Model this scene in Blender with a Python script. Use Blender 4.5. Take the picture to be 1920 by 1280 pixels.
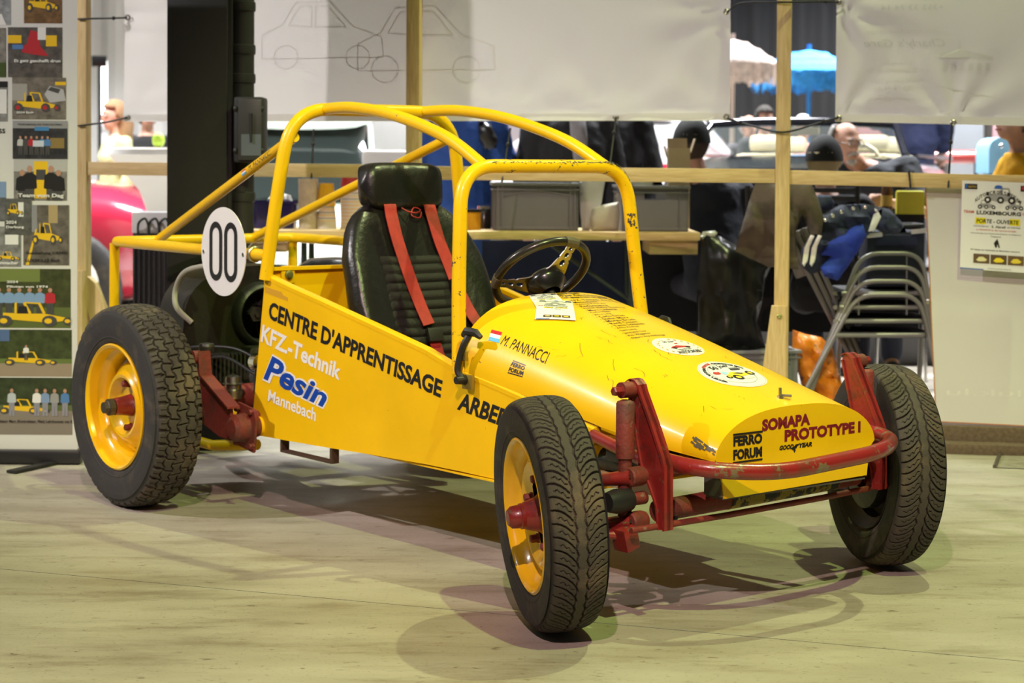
import bpy, bmesh, math, random
from mathutils import Vector, Matrix
random.seed(7)
R = math.radians
sc = bpy.context.scene
for o in list(bpy.data.objects): bpy.data.objects.remove(o)
COL = sc.collection

# ------------------------------------------------------------------ camera
PITCH, ROLL, CAMH, FPX, PPY = R(1.65), R(0.34), 1.23, 3500.0, 410.0
_f = Vector((0, math.cos(PITCH), -math.sin(PITCH))); _r = Vector((1, 0, 0)); _u = _r.cross(_f)
RX = _r*math.cos(ROLL) + _u*math.sin(ROLL); UX = -_r*math.sin(ROLL) + _u*math.cos(ROLL)
cd = bpy.data.cameras.new('camera'); cam = bpy.data.objects.new('camera', cd); COL.objects.link(cam)
M3 = Matrix((RX, UX, -_f)).transposed()
cam.matrix_world = Matrix.Translation((0, 0, CAMH)) @ M3.to_4x4()
cd.sensor_width = 36; cd.lens = FPX/1920*36; cd.shift_y = -(640-PPY)/1920; cd.clip_end = 200
cd.dof.use_dof = True; cd.dof.focus_distance = 5.3; cd.dof.aperture_fstop = 4.5
sc.camera = cam
def at(px, py, Y):
    "photo pixel -> world point at depth Y"
    d = _f + RX*((px-960)/FPX) - UX*((py-PPY)/FPX)
    return Vector((0, 0, CAMH)) + d*(Y/d.y)

# ------------------------------------------------------------------ world and lights
w = bpy.data.worlds.new('hall'); sc.world = w; w.use_nodes = True
w.node_tree.nodes['Background'].inputs[0].default_value = (1.0, 0.97, 0.9, 1)
w.node_tree.nodes['Background'].inputs[1].default_value = 0.06
def spot(name, loc, target, power, color, size, cone=50, blend=0.3):
    l = bpy.data.lights.new(name, 'SPOT'); l.energy = power; l.color = color; l.shadow_soft_size = size
    l.spot_size = R(cone); l.spot_blend = blend
    o = bpy.data.objects.new(name, l); COL.objects.link(o); o.location = loc
    o.rotation_euler = (Vector(target)-Vector(loc)).to_track_quat('-Z', 'Y').to_euler(); return o
def area(name, loc, target, power, color, sx, sy):
    l = bpy.data.lights.new(name, 'AREA'); l.energy = power; l.color = color; l.shape = 'RECTANGLE'; l.size = sx; l.size_y = sy
    o = bpy.data.objects.new(name, l); COL.objects.link(o); o.location = loc
    o.rotation_euler = (Vector(target)-Vector(loc)).to_track_quat('-Z', 'Y').to_euler(); return o
spot('ceiling_spot_green_offscreen', (1.7, 1.9, 6.0), (0.3, 5.2, 0.0), 1120, (0.76, 1.0, 0.30), 0.045, 56, 0.35)
spot('ceiling_spot_pink_offscreen', (-0.4, -0.4, 5.2), (0.0, 4.8, 0.3), 1400, (1.0, 0.66, 0.66), 0.045, 50, 0.75)
spot('ceiling_spot_back_offscreen', (2.8, 7.3, 6.5), (0.2, 5.2, 0.0), 920, (0.90, 1.0, 0.44), 0.045, 76)
spot('ceiling_spot_left_offscreen', (-6.2, 5.1, 5.2), (0.6, 8.5, 1.8), 1350, (1.0, 0.93, 0.93), 0.06, 58, 0.4)
for i, (x, y) in enumerate(((-5, 13), (0, 13), (5, 13), (-5, 19.5), (0, 19.5), (5, 19.5), (-5, 26), (0, 26), (5, 26))):   # regular rows of hall ceiling lamps
    area('hall_ceiling_lamp_%d_offscreen' % (i+1), (x, y, 6.5), (x, y, 0), 700, (0.97, 0.98, 1.0), 2.4, 1.0).data.spread = R(95)
sc.view_settings.view_transform = 'Standard'; sc.view_settings.look = 'None'
sc.view_settings.exposure = 0.12; sc.view_settings.gamma = 1; sc.view_settings.use_curve_mapping = False

# ------------------------------------------------------------------ materials
MATS = {}
def mat(name, col, rough=0.5, metal=0.0, coat=0.0, chips=None, var=0.0, vscale=6.0, bump=0.0, bscale=40.0, dirt=None, trans=0.0, spec=0.5, sheen=0.0):
    if name in MATS: return MATS[name]
    m = bpy.data.materials.new(name); m.use_nodes = True; nt = m.node_tree; b = nt.nodes['Principled BSDF']
    N, L = nt.nodes.new, nt.links.new
    b.inputs['Roughness'].default_value = rough; b.inputs['Metallic'].default_value = metal
    b.inputs['Coat Weight'].default_value = coat; b.inputs['Coat Roughness'].default_value = 0.12
    b.inputs['Specular IOR Level'].default_value = spec; b.inputs['Sheen Weight'].default_value = sheen
    tc = N('ShaderNodeTexCoord').outputs['Object']
    def noise(scale, det=4, rgh=0.55):
        n = N('ShaderNodeTexNoise'); n.inputs['Scale'].default_value = scale; n.inputs['Detail'].default_value = det
        n.inputs['Roughness'].default_value = rgh; L(tc, n.inputs['Vector']); return n.outputs['Fac']
    def ramp(f, a, bb):
        r = N('ShaderNodeMapRange'); r.inputs['From Min'].default_value = a; r.inputs['From Max'].default_value = bb; L(f, r.inputs['Value']); return r.outputs['Result']
    def mix(f, a, bb):
        x = N('ShaderNodeMix'); x.data_type = 'RGBA'
        if isinstance(f, (int, float)): x.inputs['Factor'].default_value = f
        else: L(f, x.inputs['Factor'])
        for s, v in (('A', a), ('B', bb)):
            sock = [i for i in x.inputs if i.name == s and i.type == 'RGBA'][0]
            if isinstance(v, (tuple, list)): sock.default_value = (*v[:3], 1)
            else: L(v, sock)
        return [o for o in x.outputs if o.type == 'RGBA'][0]
    c = tuple(col)
    if var: c = mix(ramp(noise(vscale), 0.3, 0.7), tuple(max(0, v*(1-var)) for v in col), tuple(min(1, v*(1+var)) for v in col))
    if dirt: c = mix(ramp(noise(dirt[1], 6, 0.65), dirt[2], dirt[2]+0.2), c, dirt[0])
    if chips:
        f = ramp(noise(chips[1], 8, 0.7), chips[2], chips[2]+0.02); c = mix(f, c, chips[0])
    if isinstance(c, tuple): b.inputs['Base Color'].default_value = (*c, 1)
    else: L(c, b.inputs['Base Color'])
    if bump:
        bp = N('ShaderNodeBump'); bp.inputs['Strength'].default_value = bump; bp.inputs['Distance'].default_value = 0.01
        L(noise(bscale, 5), bp.inputs['Height']); L(bp.outputs['Normal'], b.inputs['Normal'])
    if trans:
        t = N('ShaderNodeBsdfTranslucent'); t.inputs['Color'].default_value = (*col, 1)
        ms = N('ShaderNodeMixShader'); ms.inputs[0].default_value = trans
        L(b.outputs[0], ms.inputs[1]); L(t.outputs[0], ms.inputs[2]); L(ms.outputs[0], nt.nodes['Material Output'].inputs[0])
    MATS[name] = m; return m
def emit(name, col, s):
    if name in MATS: return MATS[name]
    m = bpy.data.materials.new(name); m.use_nodes = True; b = m.node_tree.nodes['Principled BSDF']
    b.inputs['Base Color'].default_value = (*col, 1); b.inputs['Emission Color'].default_value = (*col, 1); b.inputs['Emission Strength'].default_value = s
    MATS[name] = m; return m
def glassmat(name, col, rough=0.02, alpha=0.35):
    if name in MATS: return MATS[name]
    m = bpy.data.materials.new(name); m.use_nodes = True; nt = m.node_tree; b = nt.nodes['Principled BSDF']
    b.inputs['Base Color'].default_value = (*col, 1); b.inputs['Roughness'].default_value = rough; b.inputs['Alpha'].default_value = alpha
    MATS[name] = m; return m
CHIP = (0.05, 0.045, 0.05)
YEL = (0.87, 0.525, 0.003)
yel = mat('yellow_paint', YEL, 0.36, coat=0.12, spec=0.35, chips=(CHIP, 44, 0.675), var=0.06, vscale=3, bump=0.03, bscale=60)
yelp = mat('yellow_panel', YEL, 0.42, coat=0.08, spec=0.3, chips=((0.35, 0.2, 0.01), 36, 0.69), var=0.07, vscale=3, bump=0.06, bscale=45)
yelc = mat('yellow_scuffed', YEL, 0.36, coat=0.12, spec=0.35, chips=(CHIP, 30, 0.60), var=0.08, vscale=5, bump=0.05)
yelr = mat('yellow_rim', YEL, 0.25, coat=0.6, var=0.08, vscale=8)
red = mat('red_worn', (0.24, 0.018, 0.016), 0.38, coat=0.3, chips=((0.16, 0.10, 0.05), 26, 0.62), dirt=((0.07, 0.02, 0.014), 12, 0.52), bump=0.15, bscale=50)
redd = mat('red_dull', (0.20, 0.030, 0.022), 0.6, chips=((0.20, 0.13, 0.09), 26, 0.63), dirt=((0.09, 0.035, 0.025), 10, 0.5), bump=0.3, bscale=60)
rub = mat('rubber', (0.030, 0.029, 0.027), 0.75, dirt=((0.085, 0.072, 0.05), 9, 0.52), bump=0.15, bscale=90)
tread_m = mat('rubber_tread', (0.050, 0.043, 0.034), 0.85, dirt=((0.13, 0.098, 0.062), 6, 0.50), bump=0.2, bscale=120)
blk = mat('black_plain', (0.012, 0.012, 0.012), 0.5)
blkg = mat('black_gloss', (0.010, 0.010, 0.010), 0.25, coat=0.3)
leath = mat('black_leather', (0.011, 0.011, 0.010), 0.33, bump=0.25, bscale=30, dirt=((0.045, 0.045, 0.038), 7, 0.60))
ribm = mat('ribbed_cloth', (0.018, 0.019, 0.015), 0.8, bump=0.5, bscale=260)
belt = mat('red_webbing', (0.40, 0.028, 0.024), 0.55, var=0.2, vscale=25, bump=0.2, bscale=300)
chrome = mat('chrome', (0.75, 0.75, 0.73), 0.12, metal=1)
alum = mat('dull_metal', (0.42, 0.40, 0.36), 0.35, metal=1, var=0.2, vscale=30)
grease = mat('greasy_black', (0.022, 0.022, 0.018), 0.45, dirt=((0.06, 0.05, 0.035), 10, 0.55), bump=0.3, bscale=40)
white = mat('white_vinyl', (0.80, 0.80, 0.78), 0.35)
inkk = mat('black_ink', (0.012, 0.012, 0.014), 0.4)
inkb = mat('blue_ink', (0.008, 0.06, 0.38), 0.35)
inkr = mat('maroon_ink', (0.20, 0.008, 0.022), 0.4)
inkw = mat('white_ink', (0.82, 0.82, 0.80), 0.4)

# ------------------------------------------------------------------ mesh builder
class MB:
    def __init__(s): s.v = []; s.f = []; s.m = []; s.cur = 0
    def add(s, vs, fs):
        o = len(s.v); s.v += [tuple(p) for p in vs]; s.f += [tuple(i+o for i in f) for f in fs]; s.m += [s.cur]*len(fs); return s
    def box(s, c, d, rot=None, bev=0.0):
        bm = bmesh.new(); bmesh.ops.create_cube(bm, size=1)
        for v in bm.verts: v.co = Vector((v.co.x*d[0], v.co.y*d[1], v.co.z*d[2]))
        if bev: bmesh.ops.bevel(bm, geom=bm.edges[:], offset=bev, segments=2, profile=0.6, affect='EDGES')
        m = Matrix.Translation(c) @ (rot.to_4x4() if rot else Matrix())
        bm.verts.index_update()
        s.add([m @ v.co for v in bm.verts], [[v.index for v in f.verts] for f in bm.faces]); bm.free(); return s
    def grid(s, P, nu, nv, cu=False, cv=False, skip=None):
        vs = [P(i, j) for i in range(nu) for j in range(nv)]; fs = []
        for i in range(nu if cu else nu-1):
            for j in range(nv if cv else nv-1):
                if skip and skip(i, j): continue
                i2, j2 = (i+1) % nu, (j+1) % nv
                fs.append((i*nv+j, i2*nv+j, i2*nv+j2, i*nv+j2))
        return s.add(vs, fs)
    def tube(s, pts, r, seg=12, closed=False, cap=True):
        pts = [Vector(p) for p in pts]; n = len(pts); rr = r if isinstance(r, (list, tuple)) else [r]*n
        T = []
        for i in range(n):
            a = pts[i-1] if (i > 0 or closed) else pts[i]; b = pts[(i+1) % n] if (i < n-1 or closed) else pts[i]
            T.append((b-a).normalized())
        up = Vector((0, 0, 1)) if abs(T[0].z) < 0.9 else Vector((1, 0, 0))
        nrm = (up - T[0]*up.dot(T[0])).normalized(); vs = []
        for i in range(n):
            nrm = (nrm - T[i]*nrm.dot(T[i]))
            nrm = nrm.normalized() if nrm.length > 1e-6 else T[i].orthogonal().normalized()
            bi = T[i].cross(nrm)
            for k in range(seg):
                a = 2*math.pi*k/seg; vs.append(pts[i] + (nrm*math.cos(a)+bi*math.sin(a))*rr[i])
        fs = []
        for i in range(n if closed else n-1):
            for k in range(seg):
                i2 = (i+1) % n; k2 = (k+1) % seg
                fs.append((i*seg+k, i*seg+k2, i2*seg+k2, i2*seg+k))
        if cap and not closed: fs += [tuple(range(seg-1, -1, -1)), tuple(range((n-1)*seg, n*seg))]
        return s.add(vs, fs)
    def lathe(s, prof, c=(0, 0, 0), axis='Y', seg=48, skip=None, cap=False):
        "prof: (axial, radius)"
        def P(i, j):
            a = 2*math.pi*i/seg; h, r = prof[j]; x, y = r*math.cos(a), r*math.sin(a)
            q = {'Y': (x, h, y), 'X': (h, x, y), 'Z': (x, y, h)}[axis]
            return (q[0]+c[0], q[1]+c[1], q[2]+c[2])
        s.grid(P, seg, len(prof), cu=True, skip=skip)
        if cap:
            for j in (0, len(prof)-1): s.add([P(i, j) for i in range(seg)], [tuple(range(seg))])
        return s
    def prism(s, poly, f0, f1):
        "poly of 2D points; f0/f1 map (u,v)->3D for the two faces"
        n = len(poly); a = [f0(*p) for p in poly]; b = [f1(*p) for p in poly]
        return s.add(a+b, [tuple(range(n)), tuple(range(2*n-1, n-1, -1))] + [(i, i+n, (i+1) % n+n, (i+1) % n) for i in range(n)])
    def loft(s, secs, cap=True):
        n = len(secs[0]); s.grid(lambda i, j: secs[i][j], len(secs), n, cv=True)
        if cap: s.add(secs[0], [tuple(range(n))]); s.add(secs[-1], [tuple(range(n))])
        return s
    def ell(s, c, d, seg=16, rot=None):
        m = rot.to_4x4() if rot else Matrix(); c = Vector(c)
        def P(i, j):
            a = 2*math.pi*i/seg; b = math.pi*j/(seg//2)
            return c + m @ Vector((d[0]*math.sin(b)*math.cos(a), d[1]*math.sin(b)*math.sin(a), -d[2]*math.cos(b)))
        return s.grid(P, seg, seg//2+1, cu=True)
    def build(s, name, mats, parent=None, smooth=35, fix=True):
        me = bpy.data.meshes.new(name); me.from_pydata(s.v, [], s.f)
        if not isinstance(mats, (list, tuple)): mats = [mats]
        for m in mats: me.materials.append(m)
        me.polygons.foreach_set('material_index', s.m)
        if fix:
            bm = bmesh.new(); bm.from_mesh(me); bmesh.ops.remove_doubles(bm, verts=bm.verts[:], dist=1e-6)
            bmesh.ops.recalc_face_normals(bm, faces=bm.faces[:]); bm.to_mesh(me); bm.free()
        if smooth:
            me.polygons.foreach_set('use_smooth', [True]*len(me.polygons)); me.set_sharp_from_angle(angle=R(smooth))
        me.update(); o = bpy.data.objects.new(name, me); COL.objects.link(o); o.parent = parent; return o
def tag(o, label, cat, group=None):
    o['label'] = label; o['category'] = cat
    if group: o['group'] = group
    return o
def struct(o): o['kind'] = 'structure'; return o
def lab(o, label): o['label'] = label; return o
def thing(name, label, cat, loc=(0, 0, 0), rz=0, group=None):
    o = bpy.data.objects.new(name, None); COL.objects.link(o); o.location = loc; o.rotation_euler = (0, 0, rz); o.empty_display_size = 0.1
    return tag(o, label, cat, group)
def fillet(pts, rad, n=8):
    pts = [Vector(p) for p in pts]; out = [pts[0]]
    for i in range(1, len(pts)-1):
        a, b, c = pts[i-1], pts[i], pts[i+1]; r = rad[i-1] if isinstance(rad, (list, tuple)) else rad
        d1 = (a-b); d2 = (c-b); r = min(r, d1.length*0.49, d2.length*0.49)
        p, q = b+d1.normalized()*r, b+d2.normalized()*r
        for k in range(n+1):
            t = k/n; out.append(p*(1-t)**2 + b*2*t*(1-t) + q*t*t)
    out.append(pts[-1]); return out
def smoothpath(pts, n=8):
    pts = [Vector(p) for p in pts]; out = []
    for i in range(len(pts)-1):
        p0 = pts[max(i-1, 0)]; p1 = pts[i]; p2 = pts[i+1]; p3 = pts[min(i+2, len(pts)-1)]
        for k in range(n):
            t = k/n; out.append(0.5*((2*p1)+(p2-p0)*t+(2*p0-5*p1+4*p2-p3)*t*t+(3*p1-p0-3*p2+p3)*t**3))
    out.append(pts[-1]); return out
_tc = {}
def textmesh(s, bold=0.0, shear=0.0):
    k = (s, bold, shear)
    if k in _tc: return _tc[k]
    cu = bpy.data.curves.new('t', 'FONT'); cu.body = s; cu.size = 1; cu.offset = bold; cu.shear = shear; cu.resolution_u = 3; cu.fill_mode = 'FRONT'
    o = bpy.data.objects.new('t', cu); COL.objects.link(o)
    dg = bpy.context.evaluated_depsgraph_get(); me = bpy.data.meshes.new_from_object(o.evaluated_get(dg))
    vs = [(v.co.x, v.co.y) for v in me.vertices]; fs = [tuple(p.vertices) for p in me.polygons]
    bpy.data.objects.remove(o); bpy.data.meshes.remove(me); bpy.data.curves.remove(cu)
    if not vs: return None
    x0, x1 = min(v[0] for v in vs), max(v[0] for v in vs); y0, y1 = min(v[1] for v in vs), max(v[1] for v in vs)
    r = ([((x-x0)/(x1-x0 or 1), (y-y0)/(y1-y0 or 1)) for x, y in vs], fs, (x1-x0)/(y1-y0 or 1))
    _tc[k] = r; return r
def text_on(mb, s, mapf, bold=0.0, shear=0.0):
    "text stretched to unit square, mapped by mapf(u,v)"
    t = textmesh(s, bold, shear)
    if t: mb.add([mapf(u, v) for u, v in t[0]], t[1])
def quadmap(bl, br, tr, tl):
    bl, br, tr, tl = map(Vector, (bl, br, tr, tl))
    return lambda u, v: bl*(1-u)*(1-v)+br*u*(1-v)+tr*u*v+tl*(1-u)*v
def interp(x, xs, ys):
    if x <= xs[0]: return ys[0]
    for i in range(1, len(xs)):
        if x <= xs[i]: t = (x-xs[i-1])/(xs[i]-xs[i-1]); return ys[i-1]*(1-t)+ys[i]*t
    return ys[-1]
def disc(r, n=24, c=(0, 0)): return [(c[0]+r*math.cos(2*math.pi*i/n), c[1]+r*math.sin(2*math.pi*i/n)) for i in range(n)]

# ------------------------------------------------------------------ floor
def floor_material():
    m = bpy.data.materials.new('concrete'); m.use_nodes = True; nt = m.node_tree; b = nt.nodes['Principled BSDF']; N, L = nt.nodes.new, nt.links.new
    tc = N('ShaderNodeTexCoord').outputs['Object']
    def noise(scale, det, rgh, st=None):
        n = N('ShaderNodeTexNoise'); n.inputs['Scale'].default_value = scale; n.inputs['Detail'].default_value = det; n.inputs['Roughness'].default_value = rgh
        if st:
            mp = N('ShaderNodeMapping'); mp.inputs['Scale'].default_value = st; mp.inputs['Rotation'].default_value = (0, 0, 0.15); L(tc, mp.inputs['Vector']); L(mp.outputs[0], n.inputs['Vector'])
        else: L(tc, n.inputs['Vector'])
        return n.outputs['Fac']
    def rng(f, a, c, lo=0, hi=1):
        r = N('ShaderNodeMapRange'); r.inputs[1].default_value = a; r.inputs[2].default_value = c; r.inputs[3].default_value = lo; r.inputs[4].default_value = hi; L(f, r.inputs[0]); return r.outputs[0]
    def mul(c, f, col):
        x = N('ShaderNodeMix'); x.data_type = 'RGBA'; x.blend_type = 'MULTIPLY'; L(f, x.inputs['Factor'])
        s = [i for i in x.inputs if i.type == 'RGBA']
        if isinstance(c, tuple): s[0].default_value = c
        else: L(c, s[0])
        s[1].default_value = (*col, 1); return [o for o in x.outputs if o.type == 'RGBA'][0]
    c = mul((0.42, 0.39, 0.33, 1), rng(noise(1.1, 6, 0.6, (1, 3, 1)), 0.35, 0.7), (0.70, 0.67, 0.63))
    c = mul(c, rng(noise(4, 8, 0.72, (0.5, 2.0, 1)), 0.50, 0.72), (0.60, 0.55, 0.48))
    c = mul(c, rng(noise(13, 5, 0.65, (1, 2.2, 1)), 0.62, 0.70), (0.50, 0.45, 0.40))
    c = mul(c, rng(noise(34, 4, 0.6, (1, 1.6, 1)), 0.66, 0.70), (0.42, 0.38, 0.34))
    c = mul(c, rng(noise(90, 3, 0.6), 0.60, 0.72), (0.66, 0.62, 0.56))
    L(c, b.inputs['Base Color']); L(rng(noise(3, 5, 0.6), 0.3, 0.7, 0.38, 0.6), b.inputs['Roughness'])
    bp = N('ShaderNodeBump'); bp.inputs['Strength'].default_value = 0.12; bp.inputs['Distance'].default_value = 0.01; L(noise(90, 6, 0.7), bp.inputs['Height']); L(bp.outputs[0], b.inputs['Normal'])
    return m
conc = floor_material()
# two concrete bays separated by the fine saw-cut joint seen across the foreground
mb = MB()
def joint_y(x): return 5.615 - 0.35*(x+1.543)
xs = [-25, -6, -2, 0, 2, 6, 25]
for i in range(len(xs)-1):
    a, b2 = xs[i], xs[i+1]; ya, yb = joint_y(a), joint_y(b2)
    if a < -6 or b2 > 6: ya = joint_y(max(-6, min(6, a))); yb = joint_y(max(-6, min(6, b2)))
    mb.add([(a, -10, 0), (b2, -10, 0), (b2, yb-0.002, 0), (a, ya-0.002, 0)], [(0, 1, 2, 3)])
    mb.add([(a, ya+0.002, 0), (b2, yb+0.002, 0), (b2, 45, 0), (a, 45, 0)], [(0, 1, 2, 3)])
    mb.add([(a, ya-0.003, -0.006), (b2, yb-0.003, -0.006), (b2, yb+0.003, -0.006), (a, ya+0.003, -0.006)], [(0, 1, 2, 3)])
struct(mb.build('floor', conc, smooth=0))
# ------------------------------------------------------------------ buggy (local frame: +X forward, +Y far side, origin on floor under front axle)
BUG = thing('autocross_buggy', 'yellow single-seat autocross buggy with roll cage, red front suspension and oval number plate', 'buggy', (0.6731, 5.3252, 0), R(-51.67))
HXs = [-.85, -.805, -.51, -.22, .02, .2]; HZs = [.597, .589, .544, .490, .458, .444]
def h_zb(x): return interp(x, HXs, HZs)
def h_hw(x): return .39-(x+.85)/1.05*.07
def h_zt(x): t = (x+.85)/1.05; return .82-.25*t+.05*t*(1-t)
def h_e(x): return .435+(x+.85)/1.05*.12
def hood_p(x, ph, off=0.0):
    def q(x, ph):
        s = math.copysign(1, ph)
        return Vector((x, h_hw(x)*s*abs(math.sin(ph))**(2/2.6), h_zb(x)+(h_zt(x)-h_zb(x))*abs(math.cos(ph))**(2*h_e(x))))
    p = q(x, ph)
    if off:
        e = 2e-3; n = (q(x+e, ph)-q(x-e, ph)).cross(q(x, min(ph+e, 1.57))-q(x, max(ph-e, -1.57)))
        if n.z < 0: n = -n
        p = p + n.normalized()*off
    return p
def hood_xy(x, y, off=0.0):
    r = max(-1, min(1, y/h_hw(x))); return hood_p(x, math.copysign(math.asin(abs(r)**1.3), r), off)
def pY(x): return -.43+(x+1.95)/1.1*.04 if x < -.85 else -.39+(x+.85)/.6*.03

# --- body side panels with top rails
ST = [(-2.04, .262, -1.945, .835), (-1.8, .266, -1.8, .803), (-1.6, .270, -1.6, .764), (-1.3, .278, -1.3, .702), (-1.02, .283, -1.02, .644), (-.85, .283, -.85, .594), (-.67, .280, -.67, .562), (-.5, .33, -.5, .528), (-.25, .43, -.25, .478)]
def side_panel(sg):
    mb = MB(); n = len(ST); nt = 7
    def sf(off):
        def P(i, j):
            xb, zb_, xt, zt_ = ST[i]; t = j/(nt-1); x = xb*(1-t)+xt*t
            return (x, -sg*(pY(max(x, -1.95) if x < -1.95 else x)+off), zb_*(1-t)+zt_*t)
        return P
    mb.grid(sf(0), n, nt); mb.grid(sf(.004), n, nt)
    a, b = sf(0), sf(.004)
    ring = [(i, 0) for i in range(n)]+[(n-1, j) for j in range(1, nt)]+[(i, nt-1) for i in range(n-2, -1, -1)]+[(0, j) for j in range(nt-2, 0, -1)]
    m = len(ring); mb.add([a(*r) for r in ring]+[b(*r) for r in ring], [(k, (k+1) % m, (k+1) % m+m, k+m) for k in range(m)])
    return mb
def rail(sg):
    mb = MB(); secs = []
    for xb, zb_, xt, zt_ in ST:
        y = pY(xt); s = .03
        secs.append([(xt, -sg*(y-.001+a), zt_-.012+b) for a, b in ((0, 0), (s, 0), (s, .014), (s-.004, .018), (.005, .018), (0, .013))])
    return mb.loft(secs)
PN = {}
for sg, nm in ((-1, 'near'), (1, 'far')):
    o = side_panel(sg).build('side_panel', yelp, BUG, smooth=25); PN[nm] = o
    rail(sg).build('top_rail', yel, o, smooth=30)
    # lower stiffening rail
    mb = MB(); mb.tube([(s[0], sg*-1*(pY(max(s[0], -1.95))+.014), s[1]+.012) for s in ST], .012, 8); mb.build('sill_tube', yelp, o)
def pan(x, z, off=.0009): return Vector((x, pY(x)-off, z))
def pan_text(s, bl, br, tr, tl, m, name, bold=0.0, shear=0.0, off=.0009, mult=1):
    mb = MB()
    def f(u, v):
        x = bl[0]*(1-u)*(1-v)+br[0]*u*(1-v)+tr[0]*u*v+tl[0]*(1-u)*v; z = bl[1]*(1-u)*(1-v)+br[1]*u*(1-v)+tr[1]*u*v+tl[1]*(1-u)*v
        return pan(x, z, off)
    text_on(mb, s, f, bold, shear); return mb.build(name, m, PN['near'], smooth=0, fix=False)
pan_text("CENTRE D'APPRENTISSAGE", (-1.925, .684), (-.943, .500), (-.930, .558), (-1.912, .749), inkk, 'lettering', .034)
pan_text("ARBED", (-.860, .474), (-.622, .440), (-.600, .493), (-.837, .529), inkk, 'lettering', .034)
pan_text("KFZ.-Technik", (-1.973, .599), (-1.488, .505), (-1.473, .559), (-1.959, .661), inkw, 'lettering', .03)
pan_text("Pesin", (-1.962, .462), (-1.572, .396), (-1.541, .475), (-1.924, .567), inkw, 'lettering', .085, 0.18, .0007)
pan_text("Pesin", (-1.955, .468), (-1.578, .403), (-1.547, .470), (-1.920, .560), inkb, 'lettering', .03, 0.18, .0014)
pan_text("Mannebach", (-1.927, .393), (-1.629, .352), (-1.623, .396), (-1.917, .434), inkw, 'lettering', .02)
mb = MB(); mb.prism([(-1.945, .775), (-1.80, .752), (-1.80, .765), (-1.83, .772), (-1.84, .782), (-1.945, .796)], lambda x, z: pan(x, z, .0004), lambda x, z: pan(x, z, 0))
mb.build('tape_patch', mat('tape_tan', (.62, .33, .02), .5), PN['near'], smooth=0)
# --- floor pan, bulkhead, dash
mb = MB(); mb.box((-1.2, 0, .275), (1.62, .78, .006)); mb.box((-.45, 0, .36), (.42, .68, .006), Matrix.Rotation(R(-22), 3, 'Y')); mb.build('floor_pan', yelp, BUG, smooth=0)
mb = MB(); mb.prism([(-.425, .262), (.425, .262), (.425, .855), (-.425, .855)], lambda y, z: (-1.962, y, z), lambda y, z: (-1.957, y, z))
mb.box((-1.955, 0, .857), (.03, .85, .012)); bk = mb.build('bulkhead', yel, BUG, smooth=0)
for y in (-.335, .335):
    MB().box((-1.950, y, .835), (.012, .055, .062), bev=.003).build('bracket', yel, bk)
    MB().lathe([(0, .0), (0, .016), (.008, .016), (.010, .011), (.016, .011), (.018, 0)], (-1.944, y, .835), 'X', 12).build('bolt', mat('greenish_zinc', (.30, .30, .10), .4, metal=.7), bk)
# --- hood
def hoodmesh():
    mb = MB(); nx, nf = 36, 61
    P = lambda off: (lambda i, j: hood_p(-.85+1.05*i/(nx-1), -1.5705+3.141*j/(nf-1), 0)-Vector((0, 0, off)))
    mb.grid(P(0), nx, nf); mb.grid(P(.005), nx, nf)
    for i in (0, nx-1): mb.add([P(0)(i, j) for j in range(nf)]+[P(.005)(i, j) for j in range(nf)], [(j, j+1, j+1+nf, j+nf) for j in range(nf-1)])
    return mb
HOOD = hoodmesh().build('hood', yel, BUG, smooth=40)
def nose_poly():
    arch = [(hood_p(.2, -1.5705+3.141*j/40).y, hood_p(.2, -1.5705+3.141*j/40).z) for j in range(41)]
    return [(-.285, .337), (-.30, .425)]+arch+[(.30, .425), (.288, .345)]
mb = MB(); mb.prism(nose_poly(), lambda y, z: (.202, y, z), lambda y, z: (.196, y, z)); NOSE = mb.build('nose_face', yelp, BUG, smooth=0)
mb = MB()
for s in (-1, 1): mb.box((.165, s*.290, .385), (.066, .006, .088))
mb.box((.165, 0, .336), (.066, .57, .005)); mb.build('nose_return', mat('primer_grey', (.10, .095, .085), .6, var=.3), NOSE, smooth=0)
def nose_text(s, y0, y1, z0, z1, m, bold=0.0, shear=0.0, slope=0.0):
    mb = MB(); text_on(mb, s, lambda u, v: Vector((.2032, y0+(y1-y0)*u, z0+(z1-z0)*v+slope*u)), bold, shear); return mb.build('lettering', m, NOSE, smooth=0, fix=False)
nose_text('SOMAPA', -.144, .047, .507, .540, inkr, .05, 0, .003)
nose_text('PROTOTYPE I', -.055, .258, .471, .504, inkr, .05)
nose_text('FERRO', -.254, -.143, .475, .503, inkk, .055); nose_text('FORUM', -.254, -.143, .438, .467, inkk, .055)
for zb_ in (.5075, .4315): MB().box((.2034, -.1985, zb_), (.0008, .113, .005)).build('logo_bar', inkk, NOSE, smooth=0)
nose_text('GOOD', -.075, -.018, .449, .462, inkk, .05, .25); nose_text('YEAR', .003, .056, .449, .462, inkk, .05, .25); nose_text('EQUIPPED', -.001, .055, .4385, .446, inkk, .03, .2)
mb = MB(); mb.prism([(-.026, .447), (-.010, .460), (.006, .461), (.001, .457), (-.004, .455), (-.008, .449), (-.014, .449), (-.010, .444), (-.015, .437), (-.020, .446)], lambda y, z: (.2034, y, z), lambda y, z: (.2026, y, z)); mb.build('foot_emblem', inkk, NOSE, smooth=0)
# scraped-paint patch at the lower near corner
mb = MB(); random.seed(3)
for k in range(26):
    a = random.uniform(.02, .16); x = .19-random.uniform(0, .085); ph = -1.5+a+(.2-x)*1.2; l = random.uniform(.008, .03)
    mb.add([hood_p(x, ph, .0012), hood_p(min(x+l, .199), ph-.03, .0012), hood_p(min(x+l, .199), ph-.005, .0012), hood_p(x+.003, ph+.035, .0012)], [(0, 1, 2, 3)])
mb.build('paint_scrape', mat('bare_metal_scrape', (.12, .11, .09), .5), HOOD, smooth=0)
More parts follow.
